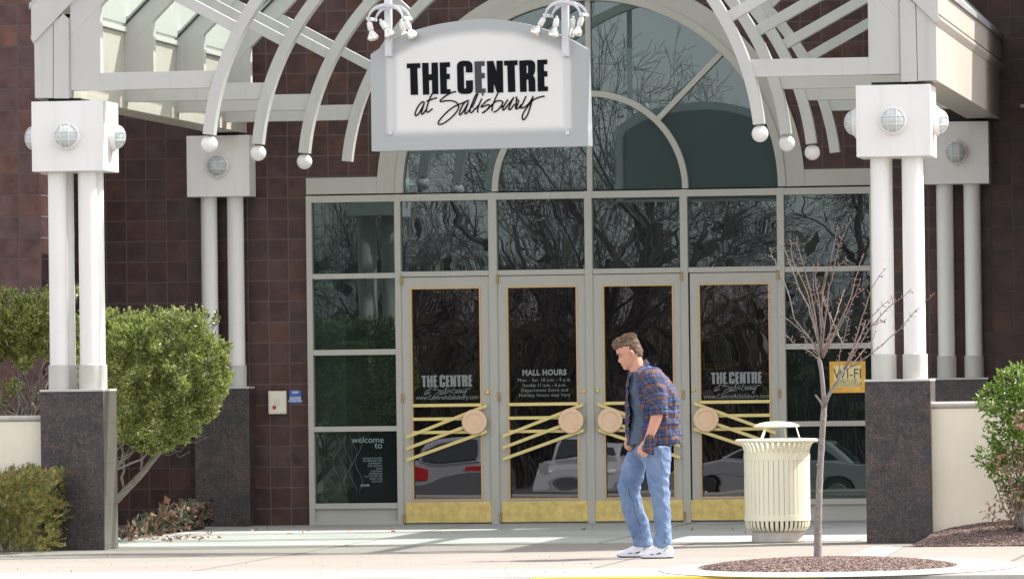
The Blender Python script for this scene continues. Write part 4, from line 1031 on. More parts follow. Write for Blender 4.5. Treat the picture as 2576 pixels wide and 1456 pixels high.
for _ in range(12):
    b0 = P(random.uniform(10,110), 1150, YA+random.uniform(-.2,.2)); m_ = P(random.uniform(-10,190), random.uniform(980,1030), YA+random.uniform(-.2,.2))
    mm_ = limb(st, b0, m_, .016, .010, .10)
    for _ in range(4): limb(st, mm_[random.randint(3,6)], m_+Vector((random.uniform(-.35,.35),random.uniform(-.2,.2),random.uniform(.1,.45))), .008, .003, .07)
st.build('stem', M_oldbark, b1, smooth=True)

# yew hedge in front of the left wall
hy = thing('yew_hedge', 'clipped yellow-green yew hedge in front of the cream wall at bottom left', 'hedge', tuple(G(60,1398)))
hx1 = P(140,1300,-8.3).x
pts = []
def hb(n):
    o = []
    while len(o) < n:
        x = random.uniform(-7.2, hx1+.03); y = random.uniform(-9.0, -7.45); z = random.uniform(.02, .69)
        dx = (hx1-x)/.3; dy = (y+9.0)/.25; dz = (.68-z)/.16
        m_ = min(dx, dy, dz, 9)
        ns = noise.noise(Vector((x,y,z))*4.5)*.55+noise.noise(Vector((x,y,z))*13)*.35
        if m_+ns < .1 or m_+ns > 1.5 or noise.noise(Vector((x,y,z))*8) < -.22: continue
        if z < .22 and random.random() < .35: continue
        nn = Vector((1 if dx < 1 else 0, -1 if dy < 1.2 else 0, 1 if dz < 1.2 else .2)).normalized(); o.append((Vector((x,y,z)), nn))
    return o
q = MB()
for p, nn in hb(11000):
    d = (nn+Vector((random.gauss(0,.5),random.gauss(0,.5),random.gauss(.3,.4)))).normalized(); L_ = random.uniform(.05,.1)
    s = d.cross(Vector((random.gauss(0,1),random.gauss(0,1),random.gauss(0,1)))).normalized()
    for k in range(7):                     # flat feathered spray
        c = p+d*L_*k/7
        for sgn in (1,-1):
            e = (d*.5+s*sgn).normalized(); l = .024*random.uniform(.7,1.2); w = e.cross(d).cross(e).normalized()*.0035
            q.add([c-w, c+e*l*.6-w, c+e*l, c+e*l*.6+w, c+w], [(0,1,2,3,4)])
q.build('foliage', LM_yew, hy)
st = MB()
for _ in range(46):
    a = (random.uniform(-6.2,hx1-.3), random.uniform(-8.6,-7.8), 0); limb(st, a, (a[0]+random.uniform(-.3,.3), a[1]+random.uniform(-.3,.1), random.uniform(.35,.65)), .012, .005, .05)
st.build('stem', M_oldbark, hy)
# right shrub
rs = thing('shrub', 'bright green leafy shrub with some withered pink-brown leaves at the right edge', 'shrub', tuple(P(2565,1330,YF-.35)))
YS = YF-.45
er = [pxe(2560,965,YS,62,50), pxe(2520,1010,YS,62,46), pxe(2575,1040,YS,85,62), pxe(2530,1085,YS,60,46), pxe(2570,1120,YS,80,60), pxe(2490,1150,YS,38,38), pxe(2550,1180,YS,72,48), pxe(2590,1240,YS,70,40), pxe(2610,1000,YS,70,90), pxe(2640,1120,YS,90,120)]
st = MB(); q = MB(); leaves(q, blob_pts(er, 6200, .5, .12, -.1), .046); sprigs(q, st, er, 60, .08, .042, .002); q.build('foliage', LM_right, rs)
q = MB(); eb = [pxe(2545,1160,YS-.15,50,45), pxe(2560,1250,YS-.1,60,50), pxe(2490,1290,YS-.1,25,25), pxe(2545,1300,YS,40,25), pxe(2575,1060,YS-.22,25,25)]
leaves(q, blob_pts(eb, 420, .3, .1, -.2), .05, up=-.3); q.build('withered_foliage', LM_brown, rs)
for _ in range(26):
    b0 = P(2575+random.uniform(-20,40), 1335, YS+random.uniform(-.1,.1)); limb(st, b0, P(random.uniform(2480,2620), random.uniform(1080,1220), YS+random.uniform(-.2,.2)), .009, .003, .07)
st.build('stem', M_oldbark, rs, smooth=True)
# ivy
q = MB(); pts = []
ga, gb = G(296,1364), G(490,1332)
while len(pts) < 1700:
    u, v = random.random(), random.random()
    x = ga.x+(gb.x-ga.x)*u*1.02-.05; yb = -1.0; yf_ = ga.y+(gb.y-ga.y)*u; y = yf_+(yb-yf_)*v
    h = .25*min(1,.2+v*2.2)*(1-.75*u)*(1+.5*noise.noise(Vector((x*4,y*4,0)))); pts.append((Vector((x,y,.02+random.random()*h)), Vector((random.gauss(0,.5),-.6,.8)).normalized()))
leaves(q, pts, .085, 'ivy'); tag(q.build('ivy_ground_cover', LM_ivy, base=(0,0,0)), 'low bronze and dark green ivy between the left piers', 'ground cover', kind='stuff')
q = MB(); leaves(q, [(Vector((ga.x+random.uniform(-.05,.75), ga.y+random.uniform(-.1,.9), .012+random.random()*.03)), Vector((random.gauss(0,1),random.gauss(0,1),.3)).normalized()) for _ in range(90)], .05, 'oval', 0)
for _ in range(70):
    x = random.uniform(-4.5, -3.2); leaves(q, [(Vector((x, random.uniform(-9.3,-8.9), .008)), Vector((random.gauss(0,1),random.gauss(0,1),.2)).normalized())], .03, 'oval', 0)
q.build('fallen_leaves', LM_brown, base=(0,0,0)); tag(C.objects['fallen_leaves'], 'dry brown fallen leaves at the edge of the ivy', 'fallen leaves', kind='stuff')
q = MB()
for _ in range(26):
    p = G(random.uniform(620,1900), random.uniform(1330,1345)); leaves(q, [(p+Vector((0,0,.01)), Vector((random.gauss(0,1),random.gauss(0,1),.1)).normalized())], .05, 'oval', 0)
for _ in range(160):
    p = G(random.uniform(0,1500), random.uniform(1395,1450)); leaves(q, [(p+Vector((0,0,.004)), Vector((random.gauss(0,1),random.gauss(0,1),.05)).normalized())], .018, 'oval', 0)
tag(q.build('scattered_leaves', LM_brown, base=(0,0,0)), 'few tiny dry leaves scattered over the pavement', 'leaf litter', kind='stuff')

# ================================================================ YOUNG TREE
yt = TB.y
kt = (TB-CAM).dot(FW)/F
tree = thing('young_tree', 'slender bare young tree with red buds in the round mulch bed', 'tree', (TB.x, TB.y, 0))
def P5(p, dy=0): return P(*c5(*p), yt+dy)
def P6(p, dy=0): return P(*c6(*p), yt+dy)
def PT(p, dy=0): return P(*cT(*p), yt+dy)
tr = [P6(p) for p in [(886,1345),(886,1315),(885,1240),(885,1140),(890,1000),(897,800),(905,650),(915,480),(925,340),(928,262)]]
pt = MB(); rr = [.039,.033,.030,.0285,.026,.0245,.0235,.0225,.022,.021]
tp = smooth([tuple(p) for p in tr], 4); rs_ = [rr[min(9,i//4)]*(1-(i%4)/4)+rr[min(9,i//4+1)]*((i%4)/4) for i in range(len(tp))]
rs_ = [r*(1+.05*math.sin(i*2.3)+.03*math.sin(i*5.1)) for i, r in enumerate(rs_)]
pt.tube(tp, rs_, 14)
pt.tube([PT(p) for p in [(1575,1250),(1568,1100),(1556,950),(1540,800),(1522,700),(1500,620)]], [.0195,.0175,.016,.0155,.017,.012], 12)
pt.tube([PT(p,-.01) for p in [(1580,1260),(1620,1150),(1680,1040),(1760,920),(1835,790)]], [.017,.0145,.0125,.011,.009], 10)
pt.tube([PT(p,-.02) for p in [(1560,1270),(1540,1215),(1490,1150),(1462,1112)]], [.012,.009,.007,.006], 8)
for (x, y) in ((886,1150),(897,880),(905,560),(890,700),(912,400)): pt.ball(P6((x+random.uniform(-18,18),y),-.02), .011, 8)
pt.build('trunk', M_bark, tree, smooth=True)
LB = (1390,1100)
BR = [[(1390,1110),(1340,1060),(1260,1020),(1190,955)], [(1390,1090),(1340,990),(1280,930),(1180,850),(1110,770),(1088,705)],
 [(1388,1060),(1320,960),(1240,860),(1200,700),(1140,560),(1110,500),(1095,450)], [(1386,1050),(1330,830),(1270,690),(1220,560),(1190,480),(1150,400),(1142,290)],
 [(1388,1040),(1330,780),(1290,650),(1230,530),(1215,405)], [(1390,1040),(1345,780),(1310,610),(1270,490),(1255,415)],
 [(1395,1040),(1380,760),(1360,640),(1375,530)], [(1395,1030),(1400,740),(1440,560),(1470,430),(1487,320)],
 [(1398,1050),(1430,760),(1460,600),(1490,470),(1520,380),(1565,285)], [(1398,1070),(1470,870),(1500,780),(1530,690)],
 [(1398,1080),(1480,920),(1560,750),(1600,600),(1640,485)], [(1405,1090),(1450,1000),(1530,850),(1590,720),(1620,630)],
 [(1526,1020),(1485,934),(1444,834),(1410,760),(1400,680)], [(1526,1160),(1620,1110),(1750,1010),(1850,920),(1940,820),(2050,715)],
 [(1526,1160),(1600,1040),(1690,900),(1790,790),(1860,740),(1915,690)], [(1500,1190),(1560,1090),(1600,960),(1640,830),(1690,680),(1763,570)],
 [(1505,1185),(1500,1080),(1530,960),(1555,860)], [(1526,1150),(1580,1050),(1630,950),(1650,870)], [(1560,1140),(1640,1050),(1700,960),(1720,880)],
 [(1526,1150),(1620,960),(1720,810),(1820,730)], [(1385,1085),(1320,1010),(1290,960)], [(1395,1060),(1410,900),(1380,780),(1350,700),(1350,550)],
 [(1396,1060),(1440,980),(1445,850),(1400,700),(1420,590)], [(1560,750),(1600,720),(1640,690)], [(1480,560),(1510,540),(1545,520)], [(1690,900),(1740,880),(1762,872)]]
bd = MB()
for k, b in enumerate(BR):
    dy = random.uniform(-.35, .35) if k < 23 else 0
    n_ = len(b); w = smooth([tuple(P5(p, dy*i/(n_-1))) for i, p in enumerate(b)], 4)
    w = [Vector(p)+Vector((random.gauss(0,.0025),0,random.gauss(0,.0025))) if 0 < i < len(w)-1 else Vector(p) for i, p in enumerate(w)]
    L_ = sum((w[i+1]-w[i]).length for i in range(len(w)-1)); r0 = .0027+.0037*min(1, L_/1.0)
    q = MB(); q.tube(w, [r0+(.0022-r0)*i/(len(w)-1) for i in range(len(w))], 6)
    for i in range(2, len(w)-1):           # spurs with buds
        for _ in range(random.choice((0,1,1,2))):
            t = (w[i+1]-w[i]).normalized(); s = t.cross(Vector((random.gauss(0,.3),1,random.gauss(0,.3)))).normalized()*random.choice((-1,1))
            d = (s+t*.8).normalized(); L2 = random.uniform(.006,.035); e = w[i]+d*L2
            q.tube([w[i], e], [.0028,.002], 5); bd.ball(e, random.uniform(.0026,.0052), 6, (1,1,random.uniform(.8,1.6)))
    bd.ball(w[-1], .006, 6)
    q.build('branch', M_twig if k > 3 else M_bark, tree, smooth=True)
bo = bd.build('buds', mat('bud_red', (.22,.09,.06), .6), tree, smooth=True); bo['kind'] = 'stuff'

# ================================================================ LITTER BIN
bc = G(1957, 1363); bn = thing('litter_bin', 'cream slatted litter bin with flared rim and raised round lid by the right doors', 'litter bin', (bc.x, bc.y, 0))
prof = [(.212,.095),(.245,.105),(.267,.135),(.274,.18),(.276,.24),(.276,.70),(.276,.765),(.283,.80),(.304,.838),(.340,.860)]
def circle(cx, cy, r, z, n=64): return [(cx+r*math.cos(6.28318*i/n), cy+r*math.sin(6.28318*i/n), z) for i in range(n)]
q = MB(); ns = 40
for k in range(ns):
    a = 2*math.pi*(k+.5)/ns; rd = Vector((math.cos(a), math.sin(a), 0)); tg = Vector((-math.sin(a), math.cos(a), 0)); rings = []
    for r, z in smooth(prof, 2):
        c = Vector((bc.x, bc.y, z))+rd*r; hw = .0200 if .19 < z < .76 else (.0135 if z < .3 else .0150)
        rings.append([c-tg*hw-rd*.003, c+tg*hw-rd*.003, c+tg*hw+rd*.003, c-tg*hw+rd*.003])
    q.loft(rings)
q.build('slats', M_bin, bn, fix=True)
for z0, z1, r in ((.185,.235,.282),(.70,.752,.282)):
    MB().lathe([(r-.012,z0),(r,z0),(r,z1),(r-.012,z1),(r-.012,z0)], (bc.x,bc.y,0), 64).build('band', M_bin, bn, bevel=.001)
MB().lathe([(.338+.017*math.cos(R(a)), .862+.015*math.sin(R(a))) for a in range(0, 361, 30)], (bc.x,bc.y,0), 64).build('rim', M_bin, bn, smooth=True)
MB().lathe([(.001,.12),(.235,.12),(.245,.16),(.252,.70),(.255,.745),(.248,.745),(.24,.2),(.001,.2)], (bc.x,bc.y,0), 40).build('liner', mat('bin_liner', (.10,.10,.09), .6), bn, smooth=False)
MB().lathe([(.001,.0),(.215,.0),(.222,.01),(.222,.085),(.21,.096),(.001,.096)], (bc.x,bc.y,0), 48).build('concrete_base', M_coping, bn, smooth=False)
MB().lathe([(.001,1.026),(.08,1.022),(.14,1.012),(.185,.996),(.197,.984),(.192,.976),(.12,.972),(.001,.970)], (bc.x,bc.y,0), 48).build('lid', M_bin, bn, smooth=True)
for (ax_, ay_), (tx_, ty_), fat in (((-.10,-.32),(-.075,-.12), .012), ((.225,-.23),(.175,-.07), .006), ((.05,.33),(.05,.13), .006)):
    MB().tube([Vector((bc.x+ax_,bc.y+ay_,.865)), Vector((bc.x+tx_,bc.y+ty_,.978))], fat, 8).build('lid_rod', M_bin, bn)
# ================================================================ PERSON
YP = (G(*cB(640,1372))).y
def PA(x, y, d=0): return P(*cA(x, y), YP+d)
def PB(x, y, d=0): return P(*cB(x, y), YP+d)
def B2A(x, y): return ((x/3.935+40)*4.0433, (y/3.935+340)*4.0433)
sA = (PA(1000,0)-PA(0,0)).x/1000; sB = (PB(1000,0)-PB(0,0)).x/1000
pc = PB(600,1372); pc.z = 0
man = thing('person', 'walking man in open plaid shirt and light jeans, head bowed, hands at his pockets', 'person', tuple(pc))
def remeshed(mb, name, mat_, parent, vox, smooth_it=4, disp=None):
    o = mb.build(name, mat_, parent, smooth=True, fix=True)
    md = o.modifiers.new('r', 'REMESH'); md.mode = 'VOXEL'; md.voxel_size = vox; md.use_smooth_shade = True
    ms = o.modifiers.new('s', 'SMOOTH'); ms.iterations = smooth_it; ms.factor = .5
    dg = bpy.context.evaluated_depsgraph_get(); me = bpy.data.meshes.new_from_object(o.evaluated_get(dg))
    o.modifiers.clear(); old = o.data; o.data = me; bpy.data.meshes.remove(old)
    if not me.materials: me.materials.append(mat_)
    if disp:
        nn = [v.normal.copy() for v in me.vertices]; off = Vector(man.location)
        for v, n_ in zip(me.vertices, nn): v.co = v.co + n_*disp(v.co+off)
    for p in me.polygons: p.use_smooth = True
    return o
def cap(mb, a, ra, b, rb, n=14):
    a, b = Vector(a), Vector(b); mb.ball(a, ra, n); mb.ball(b, rb, n)
    k = 5; mb.tube([a.lerp(b, i/k) for i in range(k+1)], [ra+(rb-ra)*i/k for i in range(k+1)], n)
def chain(mb, pts):
    for i in range(len(pts)-1): cap(mb, pts[i][0], pts[i][1], pts[i+1][0], pts[i+1][1])
skin = mat('skin', (.55,.285,.20), .5, noise_amt=.08, noise_scale=20)
skin.node_tree.nodes['Principled BSDF'].inputs['Subsurface Weight'].default_value = .12
skin.node_tree.nodes['Principled BSDF'].inputs['Subsurface Radius'].default_value = (.012,.004,.002)
# head frame
HO = PA(452, 560, -.005)                      # chin level origin
yaw = R(14); pit = R(22)
hf = Vector((-math.cos(yaw)*math.cos(pit), -math.sin(yaw)*math.cos(pit), -math.sin(pit)))
hs_ = Vector((math.sin(yaw), -math.cos(yaw), 0))            # towards camera side (his left)
hu = hs_.cross(hf) if hs_.cross(hf).z > 0 else hf.cross(hs_)
HB = HO + hu*.0 - hf*.062
def H(u, w, v): return HB + hf*u + hs_*w + hu*v
SL = [(-.004,.062,.0,.012),(.002,.078,-.01,.028),(.012,.086,-.03,.040),(.026,.088,-.045,.050),(.040,.086,-.055,.056),(.052,.090,-.062,.060),(.060,.088,-.068,.062),(.070,.089,-.074,.065),
      (.085,.084,-.080,.069),(.100,.080,-.086,.071),(.112,.077,-.090,.073),(.124,.081,-.093,.074),(.136,.088,-.095,.075),(.150,.089,-.097,.076),(.168,.086,-.097,.076),(.186,.078,-.094,.072),(.204,.062,-.084,.062),(.218,.040,-.064,.045),(.227,.012,-.035,.022)]
nose = [(.062,0),(.070,.008),(.078,.020),(.085,.025),(.092,.022),(.100,.016),(.110,.010),(.120,.005),(.130,0)]
def ip(t, v):
    for i in range(len(t)-1):
        if t[i][0] <= v <= t[i+1][0]: return t[i][1]+(t[i+1][1]-t[i][1])*(v-t[i][0])/(t[i+1][0]-t[i][0])
    return 0
bd_ = MB(); rings = []; NN = 48
sl = smooth(SL, 3)
for v, fr_u, bk, w in sl:
    r_ = []
    for k in range(NN):
        a = 2*math.pi*k/NN; ca, sa = math.cos(a), math.sin(a)
        cu_ = (fr_u+bk)/2*0; u = (fr_u*abs(ca)**.85 if ca > 0 else bk*abs(ca)**.85*-1*-1) if ca > 0 else bk*abs(ca)**.85
        ww = w*math.copysign(abs(sa)**.9, sa)
        if ca > 0:
            u += ip(nose, v)*math.exp(-(ww/.0085)**2)
            if .104 < v < .128: u -= .009*math.exp(-((abs(ww)-.030)/.014)**2)*math.sin((v-.104)/.024*math.pi)       # eye sockets
            if .046 < v < .062: u += .004*math.exp(-(ww/.02)**2)*math.sin((v-.046)/.016*2*math.pi*.99+.3)
            if .070 < v < .100: u += .003*math.exp(-((abs(ww)-.042)/.015)**2)
        r_.append(H(u, ww, v))
    rings.append(r_)
bd_.loft(rings)
for s in (-1, 1):
    e = H(-.012, s*.073, .098)
    for (du, dv, rr_) in ((0,.022,.011),(-.006,.012,.011),(-.006,0,.010),(.0,-.012,.009),(.004,.012,.008),(.006,.020,.008)): bd_.ball(e+hf*du+hu*dv+hs_*s*.013, rr_*1.15, 10, (1,.75,1))
chain(bd_, [(H(-.03,0,.07), .052), (PA(585,560,.0), .055), (PA(640,640,.0), .068)])
chain(bd_, [(H(.02,0,.02), .035), (PA(560,590,.0), .045)])
# torso and legs, under the clothes
chain(bd_, [(PA(680,680,0), .10), (PA(740,900,0), .13), (PA(770,1150,0), .125), (PA(790,1400,0), .12)])
chain(bd_, [(PA(700,660,-.1), .07), (PA(690,650,.1), .07)])
SHn, ELn, WRn = PA(765,680,-.17), PA(815,1050,-.215), PA(680,1425,-.205)
chain(bd_, [(SHn, .062), (ELn, .046)]); chain(bd_, [(ELn, .047), (PA(790,1150,-.222), .0455), (PA(742,1290,-.222), .037), (WRn, .0275)])
SHf, ELf, WRf = PA(700,680,.17), PA(640,1050,.215), PA(470,1330,.12)
chain(bd_, [(SHf, .06), (ELf, .045), (PA(560,1200,.17), .04), (WRf, .027)])
hipn, kneen, ankn = PB(640,230,-.085), PB(665,640,-.09), PB(700,1210,-.09)
hipf, kneef, ankf = PB(370,240,.10), PB(298,570,.14), PB(462,1190,.22)
for a, b, c in ((hipn,kneen,ankn),(hipf,kneef,ankf)): chain(bd_, [(a, .046), (b, .040), (c, .030)])
chain(bd_, [(PA(790,1400,0), .11), (PB(620,150,0), .09), (PB(650,100,0), .05)]); chain(bd_, [(PB(650,100,0), .05), (hipn, .05)]); chain(bd_, [(PB(640,100,0), .05), (PB(500,150,.06), .04), (hipf, .045)])
# hands: palm and five fingers
def hand(wr, palm, fingers, thumb, pr):
    chain(bd_, [(wr, .0265), (palm[0], .024)])
    chain(bd_, [(palm[0]+Vector((0,0,.0)), .021), (palm[1], .019)]); chain(bd_, [(palm[0], .021), (palm[2], .018)]); chain(bd_, [(palm[1], .018), (palm[2], .018)])
    for f in fingers: chain(bd_, [(f[i], (.0098,.0088,.0078,.007)[i]) for i in range(len(f))])
    chain(bd_, [(thumb[i], (.0135,.0105,.0085,.0075)[i]) for i in range(len(thumb))])
D = -.195
hand(WRn, (PB(468,70,D), PB(438,112,D-.004), PB(482,120,D-.006)),
     [[PB(432,118,D-.012), PB(432,162,D-.022), PB(452,196,D-.014), PB(470,204,D)], [PB(448,128,D-.016), PB(452,172,D-.026), PB(474,205,D-.016), PB(490,208,D)],
      [PB(466,132,D-.016), PB(474,172,D-.026), PB(495,200,D-.014), PB(508,200,D)], [PB(484,130,D-.012), PB(496,162,D-.020), PB(513,186,D-.01)]],
     [PB(432,92,D), PB(415,120,D-.008), PB(412,155,D-.006), PB(420,180,D+.004)], 0)
D = .07
hand(WRf, (PB(292,20,D), PB(272,62,D-.01), PB(306,66,D-.012)),
     [[PB(262,66,D-.016), PB(268,104,D-.032), PB(292,128,D-.026), PB(312,134,D-.014)], [PB(278,72,D-.02), PB(294,106,D-.036), PB(320,126,D-.028), PB(340,130,D-.016)],
      [PB(294,74,D-.02), PB(316,98,D-.036), PB(340,112,D-.028), PB(355,114,D-.016)], [PB(308,70,D-.018), PB(330,86,D-.03), PB(352,96,D-.02)]],
     [PB(306,34,D), PB(330,56,D-.016), PB(350,76,D-.022), PB(366,90,D-.016)], 0)
body = remeshed(bd_, 'body', skin, man, .0048, 2)
# face marks
q = MB()
for s in (-1, 1):
    pts = [H(.080,s*.018,.1345), H(.081,s*.030,.1375), H(.074,s*.043,.1365), H(.064,s*.052,.132)]
    q.tube([p+hf*.006 for p in pts], [.0035,.0045,.004,.002], 6)
q.build('eyebrow', mat('brow_hair', (.09,.055,.035), .8), body, smooth=True)
q = MB()
for s in (-1, 1): q.tube([H(.0745,s*.021,.1145)+hf*.004, H(.076,s*.030,.1135)+hf*.004, H(.069,s*.041,.1150)+hf*.004], [.0012,.0024,.0014], 6)
q.build('eyelid', mat('lash_dark', (.07,.04,.03), .7), body, smooth=True)
q = MB(); q.tube([H(.076,-.026,.0465)+hf*.003, H(.0905,-.010,.0485)+hf*.002, H(.0925,0,.0488)+hf*.002, H(.0905,.010,.0485)+hf*.002, H(.074,.027,.0455)+hf*.004], [.001,.0026,.0028,.0026,.001], 6)
q.build('mouth', mat('lip', (.36,.13,.11), .5), body, smooth=True)
# hair
q = MB()
def ell(u, w, v, ru, rw, rv):
    n = 20; vs = []; fs = []
    for i in range(n//2+1):
        a = math.pi*i/(n//2)
        for k in range(n):
            b = 2*math.pi*k/n; vs.append(H(u+ru*max(.01,math.sin(a))*math.cos(b), w+rw*max(.01,math.sin(a))*math.sin(b), v-rv*math.cos(a)))
    for i in range(n//2):
        for k in range(n): fs.append((i*n+k, i*n+(k+1)%n, (i+1)*n+(k+1)%n, (i+1)*n+k))
    q.add(vs, fs)
ell(-.012,0,.184,.098,.081,.068); ell(-.050,0,.125,.058,.076,.066); ell(.045,0,.205,.058,.066,.045); ell(.076,.012,.203,.026,.045,.030); ell(-.02,0,.150,.055,.081,.035); ell(-.058,0,.075,.040,.055,.035)
hairm = mat('hair_brown', (.125,.078,.050), .75, noise_amt=.35, noise_scale=60)
hair = remeshed(q, 'hair', hairm, man, .006, 2, lambda p: .007*noise.noise(p*38)+.003*noise.noise(p*90))
q = MB()
for _ in range(1500):          # locks combed back from the brow
    a = random.uniform(-1, 1); u = random.uniform(-.09, .095); w = random.uniform(-.07, .07)
    e = 1-((u+.012)/.102)**2-(w/.083)**2
    if e <= .02: continue
    v = .184+.070*math.sqrt(e)
    if u > .04: v = max(v, .205+.045*math.sqrt(max(.02,1-((u-.05)/.06)**2-(w/.068)**2)))
    p = H(u, w, v-.002); L_ = random.uniform(.012,.03)
    d = (-hf*random.uniform(.6,1.1)+hu*random.gauss(.12,.28)+hs_*random.gauss(.15*math.copysign(1,w),.3)).normalized()
    b = H(u-.02, w*1.04, v-.003)
    q.tube([p, p+d*L_*.5+hu*.004, p+d*L_-hu*.002], [.0017,.0013,.0004], 3, cap=False)
for _ in range(700):
    b = random.uniform(0, math.pi*2); v = random.uniform(.09,.19)
    ca, sa = math.cos(b), math.sin(b)
    if ca > .1 and v < .165: continue
    u = -.03+ca*.072; w = sa*.0785
    p = H(u, w, v); d = (-hu*.8-hf*.5+hs_*.2*sa).normalized()
    q.tube([p, p+d*.009, p+d*.018], [.0014,.001,.0004], 3, cap=False)
q.build('hair_strands', leaf_mat('hair_lock', [(.08,.05,.032),(.15,.098,.064),(.26,.18,.12)], .65, 0, .25), hair, base=man.location)

# ---------------------------------------------------------------- jeans
RNn = [(90,420,792),(170,440,790),(250,462,784),(350,490,772),(450,506,770),(560,530,766),(650,553,775),(750,562,772),(850,580,780),(950,600,786),(1050,612,790),(1120,592,794),(1200,584,798),(1255,592,802)]
RNf = [(90,380,640),(150,292,560),(250,250,500),(350,215,484),(450,190,474),(540,168,436),(600,170,425),(680,190,440),(780,215,470),(880,245,502),(980,275,530),(1080,308,548),(1130,343,562),(1190,345,572),(1242,354,576)]
def legring(t, dy, kd, dy2=None):
    o = []; dy2 = dy if dy2 is None else dy2; d0_ = dy
    for y, a, b in smooth(t, 3):
        dy = d0_+(dy2-d0_)*max(0,min(1,(y-150)/1000)); c = PB((a+b)/2, y, dy); rx = (b-a)/2*sB; o.append([c+Vector((rx*math.cos(6.28318*k/24), rx*kd*math.sin(6.28318*k/24), 0)) for k in range(24)])
    return o
q = MB(); q.loft(legring(RNn, -.085, .88)); q.loft(legring(RNf, .085, .80, .22))
q.loft([[PB((a+b)/2, y, 0)+Vector(((b-a)/2*sB*math.cos(6.28318*k/28), .125*math.sin(6.28318*k/28), 0)) for k in range(28)] for y, a, b in ((20,400,800),(90,382,795),(150,372,790),(205,405,786),(250,452,780))])
zc_ = PB(0,560).z
def jd(p):
    y = p.z
    w = .0045*noise.noise(Vector((p.x*7, p.y*7, p.z*16)))+.002*noise.noise(p*45)
    kn = math.exp(-((y-zc_-.0)/.10)**2); hm = math.exp(-((y-PB(0,1130).z)/.10)**2); hp = math.exp(-((y-PB(0,230).z)/.09)**2)
    ph = noise.noise(Vector((p.x*5,p.y*5,1.7)))*3
    w += kn*.0030*math.sin(p.z*80+p.x*55+ph)+hm*.0048*math.sin(p.z*70-p.x*50+ph*1.6)+hp*.003*math.sin(p.z*60+p.x*80+ph)
    r_ = 1-abs(noise.noise(Vector((p.x*9+3, p.y*9, p.z*5)))*2); r3 = 1-abs(noise.noise(Vector((p.x*6+9, p.y*6, p.z*11+p.x*9)))*2.3); return w*.8+.007*(max(0,r_)**3-.3)+.006*(max(0,r3)**4-.2)
denim = bpy.data.materials.new('denim'); denim.use_nodes = True; N = denim.node_tree.nodes; L = denim.node_tree.links; b = N['Principled BSDF']
tc = N.new('ShaderNodeTexCoord'); n1 = N.new('ShaderNodeTexNoise'); n1.inputs['Scale'].default_value = 4.5; n1.inputs['Detail'].default_value = 9; n1.inputs['Roughness'].default_value = .7; L.new(tc.outputs['Object'], n1.inputs['Vector'])
cr = N.new('ShaderNodeValToRGB'); e = cr.color_ramp.elements; e[0].position = .3; e[0].color = (.09,.155,.30,1); e[1].position = .74; e[1].color = (.215,.30,.455,1); L.new(n1.outputs['Fac'], cr.inputs[0]); L.new(cr.outputs[0], b.inputs['Base Color'])
b.inputs['Roughness'].default_value = .85; n2 = N.new('ShaderNodeTexNoise'); n2.inputs['Scale'].default_value = 400; L.new(tc.outputs['Object'], n2.inputs['Vector']); bp = N.new('ShaderNodeBump'); bp.inputs['Strength'].default_value = .25; bp.inputs['Distance'].default_value = .003; L.new(n2.outputs['Fac'], bp.inputs['Height']); L.new(bp.outputs[0], b.inputs['Normal'])
jeans = remeshed(q, 'jeans', denim, man, .008, 3, jd)
from mathutils.bvhtree import BVHTree
def hitter(o):
    off = Vector(man.location); bv = BVHTree.FromPolygons([v.co+off for v in o.data.vertices], [tuple(p.vertices) for p in o.data.polygons])
    def h(pic, back=.0):
        d = (pic-CAM).normalized(); r = bv.ray_cast(CAM, d)
        return (r[0]-d*back) if r[0] else None
    return h
hj = hitter(jeans)
q = MB(); q2 = MB()
for line in ([(665,110),(664,200),(667,300),(672,420),(680,520),(688,640),(698,760),(706,860),(712,960),(713,1060),(708,1140),(698,1210)], [(292,590),(300,650),(335,720),(355,800),(370,900),(400,980),(428,1060),(435,1140)]):
    w = [hj(PB(*p), .0015) for p in smooth(line, 5)]
    w = [p for p in w if p]
    if len(w) > 2:
        q.tube(w, .0028, 5)
        for i in range(0, len(w)-1):
            c = w[i]+(CAM-w[i]).normalized()*.003+Vector((.006,0,0)); q2.ball(c, .0036, 6)
q.build('side_seam', mat('seam_pale', (.22,.29,.42), .9), jeans, base=man.location)
q2.build('seam_pucker', mat('seam_dark', (.05,.08,.16), .9), jeans, base=man.location)

# ---------------------------------------------------------------- tee and shirt
TS = [(590,560,640,.05),(620,515,700,.09),(680,492,860,.13),(760,474,940,.15),(900,482,980,.16),(1000,500,990,.16),(1100,505,1000,.155),(1200,500,1000,.155),(1300,482,1000,.155),(1400,472,1010,.155),(1450,482,1010,.15)]
q = MB(); rings = []
for y, a, b, d in smooth(TS, 3):
    c = PA((a+b)/2, y, 0); rx = (b-a)/2*sA; rings.append([c+Vector((rx*math.cos(6.28318*k/32), d*math.sin(6.28318*k/32), 0)) for k in range(32)])
q.loft(rings)
def td(p):
    r_ = 1-abs(noise.noise(Vector((p.x*11+p.z*5, p.y*11, p.z*5)))*2.2); r2 = 1-abs(noise.noise(Vector((p.x*16+p.z*9, p.y*16, p.z*3.5+4)))*2.4); return .013*(max(0,r_)**2-.35)+.008*(max(0,r2)**3-.3)+.003*noise.noise(p*30)
tee = remeshed(q, 't_shirt', mat('tee_heather', (.075,.105,.155), .9, noise_amt=.25, noise_scale=50), man, .008, 3, td)

